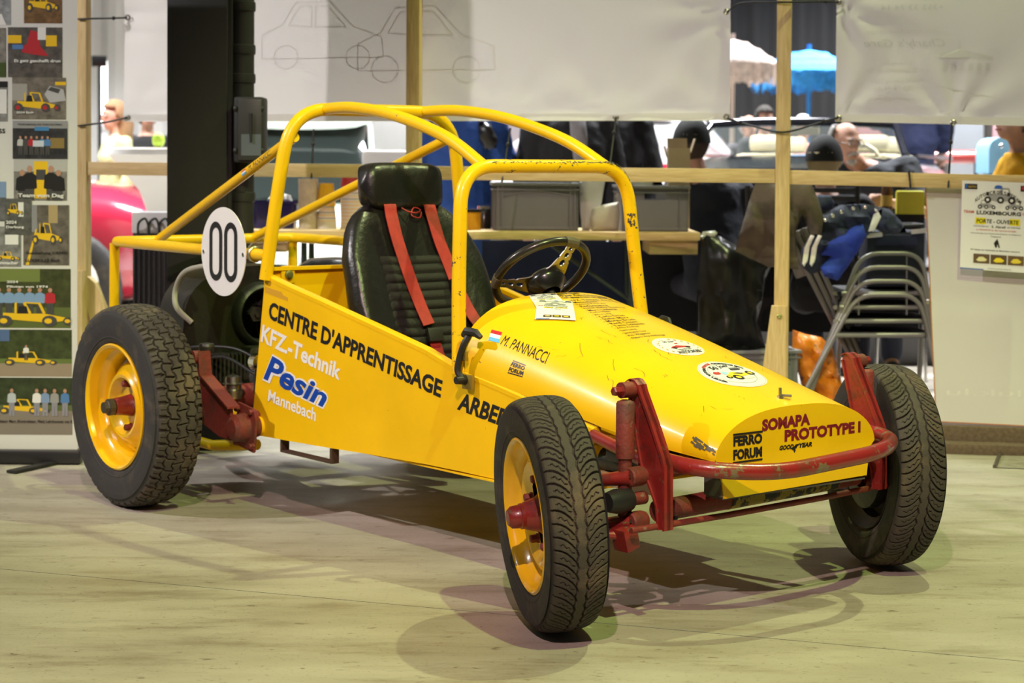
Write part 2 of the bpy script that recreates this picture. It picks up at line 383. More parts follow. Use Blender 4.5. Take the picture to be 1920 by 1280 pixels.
# fine cracks and nicks in the paint
mb = MB(); random.seed(11)
for k in range(26):
    x, ph = random.uniform(-.62, .15), random.uniform(-.95, .35); dx_, dp = random.uniform(.006, .016), random.uniform(-.03, .03)
    for j in range(random.randint(2, 6)):
        x2, p2 = min(.19, x+dx_*random.uniform(.5, 1.3)), ph+dp+random.uniform(-.035, .035); w_ = random.uniform(.0008, .0018)
        mb.add([hood_p(x, ph, .0010), hood_p(x2, p2, .0010), hood_p(x2+w_, p2+.003, .0010), hood_p(x+w_, ph+.003, .0010)], [(0, 1, 2, 3)]); x, ph = x2, p2
mb.build('paint_cracks', mat('crack_dark', (.22, .15, .02), .6), HOOD, smooth=0, fix=False)['kind'] = 'stuff'
# hood decals
def hmap(bl, br, tr, tl, off=.0012):
    def f(u, v):
        x = bl[0]*(1-u)*(1-v)+br[0]*u*(1-v)+tr[0]*u*v+tl[0]*(1-u)*v; p = bl[1]*(1-u)*(1-v)+br[1]*u*(1-v)+tr[1]*u*v+tl[1]*(1-u)*v
        return hood_p(x, p, off)
    return f
fm = hmap((-.756, -1.086), (-.710, -1.064), (-.727, -.911), (-.771, -.933))
for k, c in enumerate(((.10, .45, .80), (.85, .85, .83), (.55, .02, .03))):
    mb = MB(); mb.grid(lambda i, j: fm(i/3, (k+j/2)/3), 4, 3); mb.build('flag_stripe', mat('flag%d' % k, c, .4), HOOD, smooth=0)
mb = MB(); text_on(mb, 'M. PANNACCI', hmap((-.704, -1.072), (-.497, -1.086), (-.509, -.915), (-.708, -.931)), 0.0, .15); mb.build('lettering', inkk, HOOD, smooth=0, fix=False)
fq = ((-.632, -1.395), (-.567, -1.373), (-.569, -1.201), (-.624, -1.205))
fmm = hmap(*fq)
for s, v0, v1 in (('FERRO', .54, .87), ('FORUM', .13, .46)):
    mb = MB(); text_on(mb, s, lambda u, v: fmm(u, v0+(v1-v0)*v), .04); mb.build('lettering', inkk, HOOD, smooth=0, fix=False)
for v0, v1 in ((.93, 1.0), (0, .07)): MB().grid(lambda i, j: fmm(i/4, v0+(v1-v0)*j), 5, 2).build('logo_bar', inkk, HOOD, smooth=0)
LINES = [('Beim Projekt', .026), ('50 Joer Auto Cross Buggy', .022), ('hun gesponsert an gehollef:', .022), ('', 0), ('- KFZ. Technik Alex Pesin', .02), ('  Mannebach', .02), ('- Koenigs Parts and', .02), ('  Performance', .02), ('- Atelier Weber Dudelange', .02), ('- Marc Lederle', .02), ('- Carlo Hilger', .02), ('- Jerry Lang', .02), ('- Carlo Dries', .02), ('- Stefan Marx', .02), ('- Moritz Bruch', .02), ('- Rene Clesen', .02), ('- Tania Schleich', .02), ('- Willy Andres', .02), ('- Sam Lang', .02), ('- Jang Jean Lux', .02), ('- Pitt Wagener', .02), ('- Fleurs Vry Hellange', .02)]
x = -.842
for i, (s, h) in enumerate(LINES):
    if s:
        t = textmesh(s.strip(), .03 if i < 3 else .004); hh = .019 if i < 3 else .0155; wid = min(.30, t[2]*hh*1.0); y0 = -.02-.10*(x+.85)/.5 + (.012 if s[0] == ' ' else 0)
        mb = MB(); text_on(mb, s.strip(), lambda u, v: hood_xy(x-hh*v+hh, y0+wid*u, .0012), .03 if i < 3 else .004); mb.build('sponsor_line', inkk, HOOD, smooth=0, fix=False)
    x += .0225 if s else .012
def sticker(cx, cy, r, kind):
    mb = MB(); S = lambda rr, off: (lambda i, j: hood_xy(cx+rr*j/6*math.cos(2*math.pi*i/40), cy+rr*j/6*math.sin(2*math.pi*i/40), off))
    mb.grid(S(r, .0010), 40, 7, cu=True); o = mb.build('round_sticker', white, HOOD, smooth=30)
    T = lambda a, b, off=.0018: hood_xy(cx-b*r, cy+a*r, off)   # a to the right (far side), b up (towards cockpit)
    def poly(pts, m, nm='print'):
        q = MB(); q.add([T(*p) for p in pts], [tuple(range(len(pts)))]); q.build(nm, m, o, smooth=0)
    def txt(s, a0, a1, b0, b1, m, bold=.02):
        q = MB(); text_on(q, s, lambda u, v: T(a0+(a1-a0)*u, b0+(b1-b0)*v), bold); q.build('lettering', m, o, smooth=0, fix=False)
    gold = mat('gold_print', (.55, .36, .07), .5); rd = mat('red_print', (.5, .03, .03), .5); yl = mat('yellow_print', (.85, .6, .03), .5); lb = mat('pale_blue_print', (.35, .65, .85), .5)
    if kind == 0:
        for sgn in (-1, 1):
            for k in range(9):
                a = R(-75+k*18); rr = .80; c = (sgn*rr*math.cos(a), rr*math.sin(a)); t = (-sgn*math.sin(a), math.cos(a))
                for sd in (-1, 1):
                    n = (c[0]*sd*.12, c[1]*sd*.12); poly([c, (c[0]+n[0]*.6+t[0]*.06+.02, c[1]+n[1]*.6+t[1]*.06), (c[0]+n[0]+t[0]*.17, c[1]+n[1]+t[1]*.17), (c[0]+n[0]*.4+t[0]*.12, c[1]+n[1]*.4+t[1]*.12)], gold, 'laurel_leaf')
        txt('50 Joer', -.28, .28, .45, .62, inkk); txt('AUTOCROSS', -.55, .6, -.72, -.45, inkk, .03); txt('Luxembourg', -.35, .4, -.40, -.25, inkk)
        poly([(-.5, -.12), (-.3, .02), (0, .12), (.25, .05), (.55, -.02), (.55, -.12)], rd); poly([(-.42, -.14), (-.32, -.04), (-.2, -.04), (-.15, -.16), (-.3, -.22)], inkk); poly([(.25, -.14), (.32, -.04), (.44, -.04), (.5, -.16), (.38, -.22)], inkk)
        poly([(.1, .28), (.25, .28), (.25, .36), (.1, .36)], rd)
    else:
        q = MB()
        ann = lambda r0, r1: [q.add([T(rr*math.cos(2*math.pi*(i+d)/48), rr*math.sin(2*math.pi*(i+d)/48)) for rr, d in ((r0, 0), (r1, 0), (r1, 1), (r0, 1))], [(0, 1, 2, 3)]) for i in range(48)]
        ann(.70, .715); ann(.955, .965); q.build('ring_print', mat('grey_print', (.3, .3, .3), .5), o, smooth=0)
        def arc(s, a0, a1, rr, h, m):
            st = (a1-a0)/max(1, len(s)-1)
            q2 = MB()
            for i, ch in enumerate(s):
                if ch == ' ': continue
                a = R(a0+st*i); c, sn = math.cos(a), math.sin(a)
                text_on(q2, ch, lambda u, v: T((rr+h*v)*c+(u-.5)*h*.8*sn, (rr+h*v)*sn-(u-.5)*h*.8*c), .02)
            q2.build('lettering', m, o, smooth=0, fix=False)
        arc('gesponsert vum Projekt', 215, 135, .76, .10, inkk); arc('PANNACCI', 130, 102, .77, .11, rd); arc('Auto-Retrol 1974', 92, 25, .76, .11, inkk)
        txt('50', -.40, -.12, .38, .62, inkk, .03); txt('Joer', -.05, .38, .42, .68, inkk, .01)
        poly([(-.60, .18), (-.50, .26), (-.38, .20), (-.34, .26), (-.36, .08), (-.48, .04), (-.58, .08)], rd); poly([(-.32, .12), (-.22, .22), (-.10, .14), (-.12, .0), (-.30, .0)], lb)
        poly([(-.30, -.10), (-.05, .10), (.15, .12), (.30, .02), (.62, -.02), (.66, -.14), (.2, -.24), (-.25, -.24)], yl)
        for c, rr in (((-.02, -.28), .17), ((.66, -.05), .15), ((-.30, -.20), .10)):
            poly([(c[0]+rr*math.cos(2*math.pi*i/18), c[1]+rr*math.sin(2*math.pi*i/18)) for i in range(18)], inkk); q3 = MB()
            q3.add([T(c[0]+rr*.5*math.cos(2*math.pi*i/14), c[1]+rr*.5*math.sin(2*math.pi*i/14), .0024) for i in range(14)], [tuple(range(14))]); q3.build('print', yl, o, smooth=0)
        poly([(.02, .02), (.25, .04), (.42, -.04), (.30, -.08)], inkk)
        for k in range(6): poly([(.20+.06*k, .22), (.24+.06*k, .42), (.27+.06*k, .41), (.24+.06*k, .21)], inkk)
        poly([(.18, .26), (.62, .30), (.62, .33), (.18, .29)], inkk); poly([(.10, -.30), (.52, -.26), (.52, -.40), (.10, -.46)], mat('pale_grey_print', (.6, .6, .6), .5))
sticker(-.268, -.015, .078, 0); sticker(-.035, -.022, .100, 1)
# hood fastener and latches
mb = MB(); c = hood_p(.148, -.02); mb.tube([c-Vector((0, 0, .01)), c+Vector((.002, -.003, .028))], .0045, 8); mb.lathe([(-.003, 0), (-.003, .010), (.006, .010), (.006, 0)], c, 'Z', 6)
mb.box(c+Vector((.012, .01, .006)), (.032, .010, .008), Matrix.Rotation(R(35), 3, 'Z'), .002); mb.build('hood_bolt', alum, HOOD)
for sg in (-1, 1):
    def V(x, y, z): return Vector((x, sg*-y, z))
    mb = MB()
    mb.tube(smoothpath([V(-.80, -.415, .575), V(-.815, -.422, .60), V(-.81, -.418, .64), V(-.795, -.414, .68), V(-.785, -.400, .712)]), .011, 8)
    mb.tube([V(-.812, -.402, .708), V(-.79, -.408, .722), V(-.755, -.398, .718), V(-.738, -.392, .705)], [.010, .013, .013, .008], 8)
    mb.lathe([(-.035*sg*-1, .012), (.0, .016), (.012*sg*-1, .012)], V(-.80, -.405, .572), 'Y', 10, cap=True)
    lt = mb.build('rubber_latch', blk, BUG)
    MB().box(V(-.79, -.400, .565), (.05, .012, .045), bev=.003).build('latch_bracket', mat('brass_dirty', (.35, .25, .05), .4, metal=.6), lt)
    MB().box(V(-.80, -.407, .645), (.022, .012, .03), bev=.003).build('latch_bracket', MATS['brass_dirty'], lt)

# --- roll cage
def cage(nm, pts, r, m=yel, seg=14, par=BUG): return MB().tube(pts, r, seg).build(nm, m, par, smooth=50)
def sym(pts): return pts + [(x, -y, z) for x, y, z in reversed(pts)]
FH = cage('front_hoop', fillet(sym([(-.848, -.392, .585), (-.88, -.372, .86), (-.908, -.343, 1.226)]), [.2, .13, .13, .2], 10), .0225, yelc)
mb = MB(); random.seed(5)
for k in range(210):
    y = random.uniform(-.24, .262); a = R(random.gauss(38 if y > .05 else 30, 7)); l = random.uniform(.002, .011)*(1.3 if y > .12 else 1); h = random.uniform(.03, .13); r_ = .0229
    q = lambda yy, aa: (-.908+r_*math.cos(aa), yy, 1.2262+r_*math.sin(aa))
    if y < .0 and random.random() < .55: continue
    mb.add([q(y, a), q(y+l, a+random.uniform(-.03, .05)), q(y+l*.8, a+h), q(y+l*.2, a+h*.8)], [(0, 1, 2, 3)])
for k in range(130):
    t = random.uniform(0, 1); th = R(90*t); cy_, cz_ = .247, 1.131; rr = .095; a = random.gauss(.7, .16); l = random.uniform(.002, .009); r_ = .0232
    q = lambda tt, aa: (-.906+r_*math.cos(aa), cy_+(rr+r_*math.sin(aa))*math.sin(tt), cz_+(rr+r_*math.sin(aa))*math.cos(tt))
    mb.add([q(th, a), q(th+l/rr, a), q(th+l/rr*.8, a+.09), q(th+l/rr*.2, a+.07)], [(0, 1, 2, 3)])
mb.build('paint_scuff', mat('scuff_black', CHIP, .5), FH, smooth=0, fix=False)['kind'] = 'stuff'
cage('rear_hoop', fillet(sym([(-1.935, -.434, .82), (-1.915, -.405, 1.10), (-1.9, -.352, 1.425)]), [.25, .19, .19, .25], 10), .0235)
for s in (-1, 1):
    cage('roof_arch', smoothpath([(-1.90, s*.215, 1.425), (-1.80, s*.222, 1.428), (-1.68, s*.228, 1.425), (-1.49, s*.235, 1.405), (-1.30, s*.24, 1.368), (-1.09, s*.248, 1.308), (-.91, s*.255, 1.226)], 6), .0205)
    st = cage('rear_strut', [(-3.14, s*.225, .915), (-1.905, s*.335, 1.325)], .019)
    cage('rear_post', [(-3.14, s*.42, .905), (-3.145, s*.42, .42)], .020)
    if s < 0: STRUT = st
cage('rear_frame', fillet(sym([(-1.93, -.432, .906), (-3.14, -.42, .912)]), .035, 6), .021)
for s in (-1, 1): cage('rear_lower_tube', [(-3.145, s*.42, .44), (-2.0, s*.42, .30)], .018)
# driver name on near strut
d = (Vector((-1.905, -.335, 1.325))-Vector((-3.14, -.225, .915))); L_ = d.length; d.normalize()
ups = Vector((0, -0.80, .60)); ups = (ups-d*ups.dot(d)).normalized(); nn = d.cross(ups)
def smap(t0, t1, v0, v1):
    def f(u, v):
        a = (v0+(v1-v0)*v)/.0197; p = Vector((-3.14, -.225, .915))+d*(L_*(t0+(t1-t0)*u))
        return p + (Vector((0, -1, 0))-d*d.dot(Vector((0, -1, 0)))).normalized().lerp(ups, 0)*0 + (ups*math.sin(a)+vn*math.cos(a))*.0200
    return f
vn = (Vector((.1, -1, -.25))-d*d.dot(Vector((.1, -1, -.25)))).normalized(); ups = d.cross(vn); ups = ups if ups.z > 0 else -ups
mb = MB(); text_on(mb, 'M. PANNACCI', smap(.725, .875, -.005, .013), 0, .15); mb.build('lettering', inkk, STRUT, smooth=0, fix=False)
for k in range(3):
    f = smap(.677, .707, -.005+.006*k, .001+.006*k); mb = MB(); mb.grid(lambda i, j: f(i, j), 2, 2); mb.build('flag_stripe', MATS['flag%d' % k], STRUT, smooth=0)
# number plate
mb = MB(); c = (-2.19, -.459, .910); mb.prism(disc(.161, 56), lambda u, v: (c[0]+u, c[1]-.001, c[2]+v), lambda u, v: (c[0]+u, c[1]+.002, c[2]+v)); PL = mb.build('number_plate', white, BUG, smooth=0)
for xc in (-.052, .056):
    def stad(w_, h_, n=10): return [(xc+w_*math.cos(math.pi*i/n), h_-w_+w_*math.sin(math.pi*i/n)) for i in range(n+1)]+[(xc-w_*math.cos(math.pi*i/n), -(h_-w_)-w_*math.sin(math.pi*i/n)) for i in range(n+1)]
    a, b = stad(.047, .108), stad(.025, .086); n = len(a); mb = MB()
    mb.add([(c[0]+u, c[1]-.0025, c[2]+v) for u, v in a+b], [(i, (i+1) % n, (i+1) % n+n, i+n) for i in range(n)]); mb.build('number_zero', inkk, PL, smooth=0)
for s in (-1, 1): MB().lathe([(0, 0), (-.004, .004), (-.002, .008), (.002, .008)], (c[0]+s*.143, c[1]-.001, c[2]-.005), 'Y', 10).build('plate_screw', chrome, PL)
mb = MB(); mb.tube([(-2.015, -.432+.025*math.cos(a*.5), .907+.025*math.sin(a*.5)) for a in range(13)], .006, 6, closed=False); mb.tube([(-2.015, -.455, .93), (-2.015, -.44, .945)], .006, 6); mb.build('hose_clamp', alum, PL)
# --- seat
def seat_section(t):
    z = .42+.66*t; xc = -1.50-.24*t; wdt = interp(t, [0, .15, .5, .72, .85, .95, 1], [.27, .285, .30, .285, .255, .21, .16])
    pts = []; n = 40
    for i in range(n):
        a = 2*math.pi*i/n; cs, sn = math.cos(a), math.sin(a); y = wdt*math.copysign(abs(sn)**.55, sn); f = abs(y)/wdt
        fr = .03+.095*(f**2.2)*interp(t, [0, .6, 1], [1, .9, .25]); x = fr*math.copysign(abs(cs)**.5, cs) if cs > 0 else .085*math.copysign(abs(cs)**.5, cs)+fr*.35
        if t > .93: x *= .85
        pts.append((xc+x, y, z+x*.3))
    return pts
mb = MB(); mb.loft([seat_section(t) for t in (0, .08, .2, .35, .5, .62, .72, .8, .87, .92, .96, 1)]); SEAT = mb.build('seat_back', leath, BUG, smooth=60)
mb = MB(); secs = []
for k, (x, hwid, zt_) in enumerate(((-1.56, .25, .42), (-1.5, .27, .47), (-1.35, .27, .46), (-1.15, .26, .475), (-1.05, .25, .46), (-1.03, .24, .42))):
    secs.append([(x, hwid*math.copysign(abs(math.sin(2*math.pi*i/24))**.5, math.sin(2*math.pi*i/24)), .37+(zt_-.37)*math.copysign(abs(math.cos(2*math.pi*i/24))**.5, math.cos(2*math.pi*i/24))) for i in range(24)])
mb.loft(secs); mb.build('seat_cushion', leath, SEAT, smooth=60)
mb = MB()   # ribbed centre insert
def rib(i, j):
    v = i/110; t = .02+.70*v; s = (j/14-.5)*2; z = .42+.66*t; xc = -1.50-.24*t; ph = (v*15) % 1
    fx = .036+.012*(math.sin(math.pi*ph)**.6)*(1-abs(s)**6)+.012*s*s; return (xc+fx, .165*s, z+fx*.3)
mb.grid(rib, 111, 15); mb.build('ribbed_insert', ribm, SEAT, smooth=60)
mb = MB(); secs = []
for k in range(15):
    s = -1+2*k/14; y = .178*s; q = (1-abs(s)**5)**.3 if abs(s) < 1 else 0.02; dent = .012*math.exp(-(s-.05)**2/.02)
    secs.append([(-1.745+.055*q*(math.copysign(abs(math.cos(a))**.5, math.cos(a)))-(dent if math.cos(a) > 0 else 0)+.25*(.09*q*math.sin(a))*-.5+.02*abs(s)**2, y, 1.152+.085*q*math.copysign(abs(math.sin(a))**.6, math.sin(a))) for a in [2*math.pi*i/24 for i in range(24)]])
mb.loft(secs); mb.build('headrest', leath, SEAT, smooth=60)
for s in (-1, 1): MB().tube([(-1.755, s*.07, 1.09), (-1.735, s*.07, 1.0)], .007, 8).build('headrest_post', chrome, SEAT)
def ribbon(pts, w_, m, nm, lat=Vector((0, 1, 0)), th=.003, par=SEAT):
    P = smoothpath(pts, 6); mb = MB(); n = len(P)
    secs = []
    for i, p in enumerate(P):
        T = (P[min(i+1, n-1)]-P[max(i-1, 0)]).normalized(); l = (lat-T*lat.dot(T)).normalized(); nr = T.cross(l)
        secs.append([p-l*w_/2-nr*th/2, p+l*w_/2-nr*th/2, p+l*w_/2+nr*th/2, p-l*w_/2+nr*th/2])
    return mb.loft(secs).build(nm, m, par, smooth=20)
sx = lambda t, e=0: -1.50-.24*t+.055+e
ribbon([(-1.80, -.075, 1.02), (sx(1)-.01, -.078, 1.088), (sx(.94), -.08, 1.05), (sx(.8), -.075, .96), (sx(.6), -.055, .83), (sx(.45), -.035, .735), (sx(.36, .01), -.022, .672)], .05, belt, 'shoulder_belt')
ribbon([(-1.80, .095, 1.02), (sx(1)-.01, .092, 1.085), (sx(.94), .095, 1.05), (sx(.8), .105, .96), (sx(.66), .125, .87), (sx(.56, .01), .135, .80), (sx(.40, .03), .165, .69), (sx(.2, .08), .22, .57)], .05, belt, 'shoulder_belt')
MB().box((sx(.30)+.016, -.012, .635), (.022, .062, .048), Matrix.Rotation(R(-20), 3, 'Y'), .005).build('belt_buckle', blk, SEAT)
MB().box((sx(.57)+.018, .133, .80), (.02, .058, .05), Matrix.Rotation(R(-20), 3, 'Y'), .005).build('belt_buckle', blk, SEAT)
ribbon([(sx(.30)+.014, -.012, .62), (sx(.2)+.02, -.005, .55), (sx(.08)+.03, 0, .48)], .045, belt, 'lap_belt')
mb = MB(); mb.tube(smoothpath([(-1.695, -.02, 1.075), (-1.68, .0, 1.062), (-1.672, .03, 1.058), (-1.685, .055, 1.068), (-1.69, .03, 1.075), (-1.675, .01, 1.05), (-1.668, .04, 1.04), (-1.685, .06, 1.06)]), .0025, 6); mb.build('red_cord', belt, SEAT)
# --- steering wheel
SWc = Vector((-.93, 0, .880)); e1 = Vector((math.sin(R(7)), math.cos(R(7)), 0)); e2 = Vector((math.cos(R(7))*math.cos(R(43)), -math.sin(R(7))*math.cos(R(43)), math.sin(R(43)))); e3 = e1.cross(e2)*-1
if e3.z < 0: e3 = -e3
def sw(u, v, w_=0): return SWc+e1*u+e2*v+e3*w_
mb = MB(); mb.tube([sw(.158*math.cos(2*math.pi*i/48), .158*math.sin(2*math.pi*i/48)) for i in range(48)], .0145, 12, closed=True)
SW = mb.build('steering_wheel', mat('worn_black', (.018, .016, .012), .3, dirt=((.10, .085, .05), 14, .60), coat=.3), BUG, smooth=60)
for ang in (198, 68, 313):
    a = R(ang); dx, dy = math.cos(a), math.sin(a); mb = MB(); nu = 10
    def sp(r_, w_, z): return sw(dx*r_-dy*w_, dy*r_+dx*w_, z-.032*(1-min(1, max(0, (r_-.06)/.085))))
    holes = [(.085, .011), (.112, .009), (.134, .007)]
    N_ = 24
    for (rc, hr), (r0, r1, w0, w1) in zip(holes, ((.040, .0985, .046, .026), (.0985, .123, .026, .020), (.123, .150, .020, .020))):
        outer = []
        for i in range(N_):
            t = 2*math.pi*(i+.5)/N_; c_, s_ = math.cos(t), math.sin(t); k = 1/max(abs(c_), abs(s_)); u = (r0+r1)/2+(r1-r0)/2*c_*k; ww = w0+(w1-w0)*(u-r0)/(r1-r0); outer.append((u, ww*s_*k))
        inner = [(rc+hr*math.cos(2*math.pi*(i+.5)/N_), hr*math.sin(2*math.pi*(i+.5)/N_)) for i in range(N_)]
        for z in (-.002, .002): mb.add([sp(u, v, z) for u, v in outer+inner], [(i, (i+1) % N_, (i+1) % N_+N_, i+N_) for i in range(N_)])
        for ring in (outer, inner): mb.add([sp(u, v, -.002) for u, v in ring]+[sp(u, v, .002) for u, v in ring], [(i, (i+1) % N_, (i+1) % N_+N_, i+N_) for i in range(N_)])
    mb.build('spoke', alum, SW, smooth=20)
mb = MB(); secs = lambda: None
prof = [(-.012, 0), (-.012, .030), (-.018, .052), (-.035, .064), (-.055, .066), (-.085, .034)]
mb.grid(lambda i, j: sw(prof[j][1]*math.cos(2*math.pi*i/28), prof[j][1]*math.sin(2*math.pi*i/28), prof[j][0]), 28, 6, cu=True); mb.build('wheel_boss', blkg, SW, smooth=60)
MB().tube([sw(0, 0, -.04), sw(0, 0, -.40)], .016, 10).build('steering_column', blk, SW)
for ang, ln in ((75, 18), (192, 16)):
    MB().tube([sw(.158*math.cos(R(ang-ln/2+ln*i/6)), .158*math.sin(R(ang-ln/2+ln*i/6))) for i in range(7)], .0165, 10).build('tape_wrap', mat('grey_tape', (.10, .085, .055), .6, bump=.4), SW)
# ------------------------------------------------------------------ wheels
def tri(x): x = x % 1; return 4*abs(x-.5)-1
def sstep(a, b, x): t = max(0, min(1, (x-a)/(b-a))); return t*t*(3-2*t)
def tread_front(u, v, W, circ):
    p = circ/56; s = v/(W*.44); a = abs(s); g = 9.0
    up = u/p + (.5 if s > 0 else 0)
    def line(dist, hw): return 1-sstep(hw*.6, hw, abs(dist))
    d = 0
    zc = .20+.035*tri(up*1.0)
    d = max(d, line((a-zc)*W*.44, .0028))                       # zigzag grooves either side of the centre rib
    if a > zc:
        t = (a-.20)/.80
        cu = 1.15*(1-t)**2.2                                     # lateral grooves hook round towards the centre
        f = (up+cu) % 1; f = min(f, 1-f); d = max(d, line(f*p, .0032)*(1 if t > .02 else 0))
        f2 = (up+cu+.5+.10*tri(t*4)) % 1; f2 = min(f2, 1-f2); d = max(d, .7*line(f2*p, .0013)*(1 if .12 < t < .80 else 0))
    return d
def tread_rear(u, v, W, circ):
    p = circ/46; s = v/(W*.45); a = abs(s)
    def line(dist, hw): return 1-sstep(hw*.5, hw, abs(dist))
    d = 0
    edges = [-.62, -.21, .21, .62]; row = 0
    for k, e in enumerate(edges):
        z = e+.05*max(-.4, min(.4, tri(u/p+.25*k)))/.4
        d = max(d, line((s-z)*W*.45, .0034))
        if s > z: row = k+1
    off = [.0, .30, .62, .05, .45][row]; sl = [.0, .22, -.22, .22, .0][row]
    f = (u/p+off+sl*(s-0)) % 1; f = min(f, 1-f)
    d = max(d, line(f*p, .0085 if row in (0, 4) and a > .72 else .0032))
    if row in (0, 4):
        f2 = (u/p+off+.5) % 1; f2 = min(f2, 1-f2); d = max(d, .5*line(f2*p, .0015)*(1 if a < .95 else 0))
    return d
def tyre(Rr, W, rim, tf, nU, nV, depth, sidegap):
    mb = MB(); h = Rr-rim; te = .44*W
    def crown(v): return Rr-.010*(abs(v)/te)**2.6-.004*(abs(v)/te)**8
    prof = [(-.36*W, rim-.006), (-.42*W, rim+.004), (-.455*W, rim+.10*h), (-.462*W, rim+.16*h), (-.49*W, rim+.30*h), (-.505*W, rim+.48*h), (-.500*W, rim+.62*h), (-.502*W, rim+.64*h), (-.49*W, rim+.76*h), (-.470*W, crown(te)-.020), (-.445*W, crown(te)-depth*.55)]
    full = prof+[(-a, r) for a, r in reversed(prof)]
    mb.lathe(full[:11], seg=96); mb.lathe(full[11:], seg=96)
    # raised ring on the side wall
    for s in (-1, 1): mb.lathe([(s*.466*W, rim+.17*h), (s*.476*W, rim+.18*h), (s*.478*W, rim+.20*h), (s*.472*W, rim+.215*h)], seg=96)
    mb.cur = 1; circ = 2*math.pi*Rr
    def P(i, j):
        a = 2*math.pi*i/nU; v = -te+2*te*j/(nV-1); r = crown(v)-depth*tf(i/nU*circ, v, W, circ); y = v
        if j in (0, nV-1): r -= depth*.6; y = v*1.01
        return (r*math.cos(a), y, r*math.sin(a))
    mb.grid(P, nU, nV, cu=True); return mb
def nut(c, rr=.012, l=.02, s=-1):
    mb = MB(); mb.lathe([(s*-.004, 0), (s*-.004, rr*1.25), (s*.003, rr*1.2), (s*.003, rr), (s*(l-.003), rr), (s*l, rr*.75), (s*l, 0)], c, 'Y', 6); return mb
def front_wheel(loc, rz, camber, side):
    o = FT.copy(); COL.objects.link(o); o.parent = BUG; o.location = loc; o.rotation_mode = 'XYZ'
    o.rotation_euler = (Matrix.Rotation(rz, 3, 'Z') @ Matrix.Rotation(camber, 3, 'X')).to_euler(); return o
def add_children(parent, protos):
    for p in protos: c = p.copy(); COL.objects.link(c); c.parent = parent
def proto(mb, name, m, smooth=40): return mb.build(name, m, None, smooth)
# front prototypes
FR, FW, FRim = .309, .158, .203
fts = tyre(FR, FW, FRim, tread_front, 1120, 78, .0090, 0)
FT = fts.build('tyre', [rub, tread_m], None, 45, fix=False)
y0 = -.40*FW
mb = MB(); mb.lathe([(y0+.002, FRim+.002), (y0-.006, FRim+.003), (y0-.009, FRim-.003), (y0-.004, FRim-.010), (y0+.006, FRim-.013), (y0+.022, FRim-.018), (y0+.028, FRim-.026), (y0+.040, FRim-.032), (y0+.060, FRim-.036), (y0+.095, FRim-.036), (y0+.11, FRim-.012), (y0+.125, FRim-.002)], seg=72)
rim_f = proto(mb, 'rim', yelr)
mb = MB(); r1 = FRim-.036
prf = [(y0+.064, r1), (y0+.048, r1-.006), (y0+.030, r1-.020), (y0+.026, r1-.030), (y0+.030, r1-.042), (y0+.042, r1-.058), (y0+.044, .092), (y0+.044, .080)]
def lobe(i, j):      # lugs of the open-centre disc reach inwards
    a = 2*math.pi*i/90; ax, r = prf[j]
    if j >= 6: r = .100-.022*max(0, math.cos(5*(a-R(18))))**1.0*(1 if j == 7 else .3)
    return (r*math.cos(a), ax, r*math.sin(a))
mb.grid(lobe, 90, len(prf), cu=True)
disc_f = proto(mb, 'rim_disc', yelr)
mb = MB(); mb.lathe([(y0+.10, .12), (y0+.075, .12), (y0+.070, .112), (y0+.060, .085), (y0+.056, .066), (y0+.030, .046), (y0-.004, .036), (y0-.006, .034), (y0-.016, .034), (y0-.018, .031), (y0-.040, .029), (y0-.050, .020), (y0-.052, 0)], seg=36)
hub_f = proto(mb, 'hub', red)
nuts_f = []
for k in range(5):
    a = R(18+72*k); nuts_f.append(proto(nut((.0935*math.cos(a), y0+.042, .0935*math.sin(a)), .0115, .022), 'lug_nut', redd, 20))
mb = MB(); mb.lathe([(y0+.10, .0), (y0+.10, .135), (y0+.13, .135), (y0+.135, .10), (y0+.14, 0)], seg=36); drum_f = proto(mb, 'brake_drum', grease)
mb = MB(); mb.lathe([(y0+.060, FRim-.037), (y0+.096, FRim-.0365), (y0+.111, FRim-.013), (y0+.127, FRim-.004), (y0+.130, FRim-.007), (y0+.114, FRim-.018), (y0+.10, FRim-.040), (y0+.066, FRim-.044), (y0+.064, .10)], seg=72); back_f = proto(mb, 'rim_inner', mat('inner_dark', (.018, .017, .012), .5, dirt=((.06, .05, .02), 9, .55)))
FP = [rim_f, disc_f, hub_f, drum_f, back_f]+nuts_f
wn = front_wheel((-.02, -.712, FR+.005), R(-24), R(4.6), -1); add_children(wn, FP)
wf = front_wheel((-.04, .645, FR+.003), R(180-26), R(1.6), 1); add_children(wf, FP)
for p in FP+[FT]: bpy.data.objects.remove(p)
# rear prototypes
RR, RW, RRim = .362, .186, .222
RT = tyre(RR, RW, RRim, tread_rear, 1150, 84, .0125, 1).build('tyre', [rub, tread_m], None, 45, fix=False)
y0 = -.42*RW
mb = MB(); mb.lathe([(y0+.004, RRim+.002), (y0-.006, RRim+.004), (y0-.010, RRim-.002), (y0-.004, RRim-.011), (y0+.012, RRim-.015), (y0+.030, RRim-.018), (y0+.036, RRim-.030), (y0+.050, RRim-.040), (y0+.085, RRim-.045), (y0+.12, RRim-.045), (y0+.14, RRim-.012), (y0+.155, RRim-.002)], seg=80)
rim_r = proto(mb, 'rim', yelr)
mb = MB(); r1 = RRim-.045
prf2 = [(y0+.098, r1), (y0+.082, r1-.004), (y0+.062, r1-.024), (y0+.052, .132), (y0+.034, .122), (y0+.026, .112), (y0+.028, .102), (y0+.046, .090), (y0+.060, .074), (y0+.062, .058), (y0+.062, .034)]
mb.lathe(prf2, seg=80, skip=lambda i, j: j in (0, 1) and (i % 20) in (2, 3, 4, 5))
disc_r = proto(mb, 'rim_disc', yelr)
mb = MB(); mb.lathe([(y0+.075, .05), (y0+.062, .040), (y0+.030, .034), (y0-.005, .030), (y0-.008, .0)], seg=28); hub_r = proto(mb, 'hub', red)
